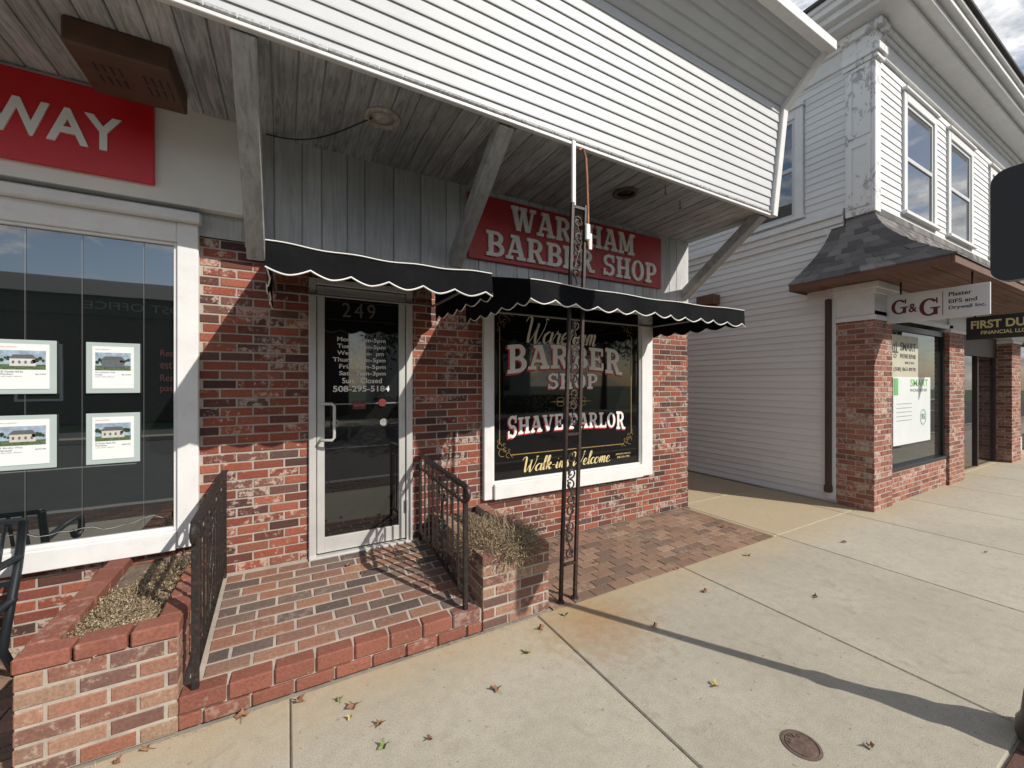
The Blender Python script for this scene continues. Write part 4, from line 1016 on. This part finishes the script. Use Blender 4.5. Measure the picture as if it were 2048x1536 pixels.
for t in((6,-14,7,2.2),(12,-16,8,2.6),(19,-14,7.5,2.4),(-22,-15,8,2.6),(26,-18,9,3)): tree(*t)
o=MB();
for i in range(5000):
    p=V((R.uniform(3.6,16),-12.8+R.gauss(0,.3),R.uniform(-.1,.95)));d=V((R.gauss(0,1),R.gauss(0,1),R.gauss(0,1))).normalized();e=d.orthogonal().normalized();s=R.uniform(.05,.1);o.face([p-d*s,p+e*s*.6,p+d*s,p-e*s*.6],(R.random(),0,0))
o=o.obj("hedge",m_leaf);tops(o,"low clipped green hedge along the far sidewalk","hedge")
wb=thing("white_house","white two-storey clapboard house with gable roof across the road","house",(12,-22,0))
mb=MB();mb.box(6,18,-30,-22,-.1,6.2);mb.obj("wall",m_clap,wb)
for x in(7.5,10,13,15.5):
    for z in(1,4): mb=MB();mb.box(x-.5,x+.5,-22,-21.95,z,z+1.5);mb.obj("window_pane",m_doorglass,wb)
mb=MB();mb.mesh([(5.6,-30.5,6.2),(18.4,-30.5,6.2),(18.4,-21.6,6.2),(5.6,-21.6,6.2),(5.6,-26,9),(18.4,-26,9)],[(0,1,5,4),(2,3,4,5),(0,4,3),(1,2,5),(0,1,2,3)]);mb.obj("gable_roof",m_shingle,wb)
# ------------------------------------------------------------ world + sun + camera
w=bpy.data.worlds.new("World");scene.world=w;w.use_nodes=True;nt=w.node_tree
bg=nt.nodes["Background"];sky=nt.nodes.new("ShaderNodeTexSky");sky.sky_type='NISHITA';sky.sun_disc=False
EL=math.radians(36.6);sky.sun_elevation=EL;sky.sun_rotation=math.radians(148.6)
tc=nt.nodes.new("ShaderNodeTexCoord");mp=nt.nodes.new("ShaderNodeMapping");mp.inputs["Scale"].default_value=(1.6,1.6,3.4);mp.inputs["Location"].default_value=(.35,.2,.1);L(nt,tc.outputs["Generated"],mp.inputs["Vector"])
n1=noise(nt,3.4,9,.62,mp.outputs[0],.3);n2=noise(nt,6.5,6,.6,mp.outputs[0])
cf=ramp(nt,n1,[(.46,0),(.57,1)]);cc=mix(nt,ramp(nt,n2,[(.38,0),(.62,1)]),(3.4,3.7,4.2),(10,9.9,9.8))
L(nt,mix(nt,cf,sky.outputs[0],cc),bg.inputs["Color"]);bg.inputs["Strength"].default_value=.125
sl=bpy.data.lights.new("sun",'SUN');sl.energy=4.9;sl.angle=math.radians(.5);sl.color=(1,.94,.85)
so=bpy.data.objects.new("sun",sl);COL.objects.link(so)
dv=V((-.515*math.cos(EL),.857*math.cos(EL),-math.sin(EL)));so.rotation_euler=dv.to_track_quat('-Z','Y').to_euler();so.location=(5,-8,9)
cam=bpy.data.cameras.new("camera");cam.sensor_width=36;cam.lens=36*806/2048;cam.clip_start=.05;cam.clip_end=600
cam.shift_y=-3/2048
co_=bpy.data.objects.new("camera",cam);COL.objects.link(co_);co_.location=(0,0,1.68);co_.rotation_euler=(math.radians(90),0,math.radians(-29.1));scene.camera=co_
scene.view_settings.view_transform='Standard';scene.view_settings.look='None';scene.view_settings.exposure=0
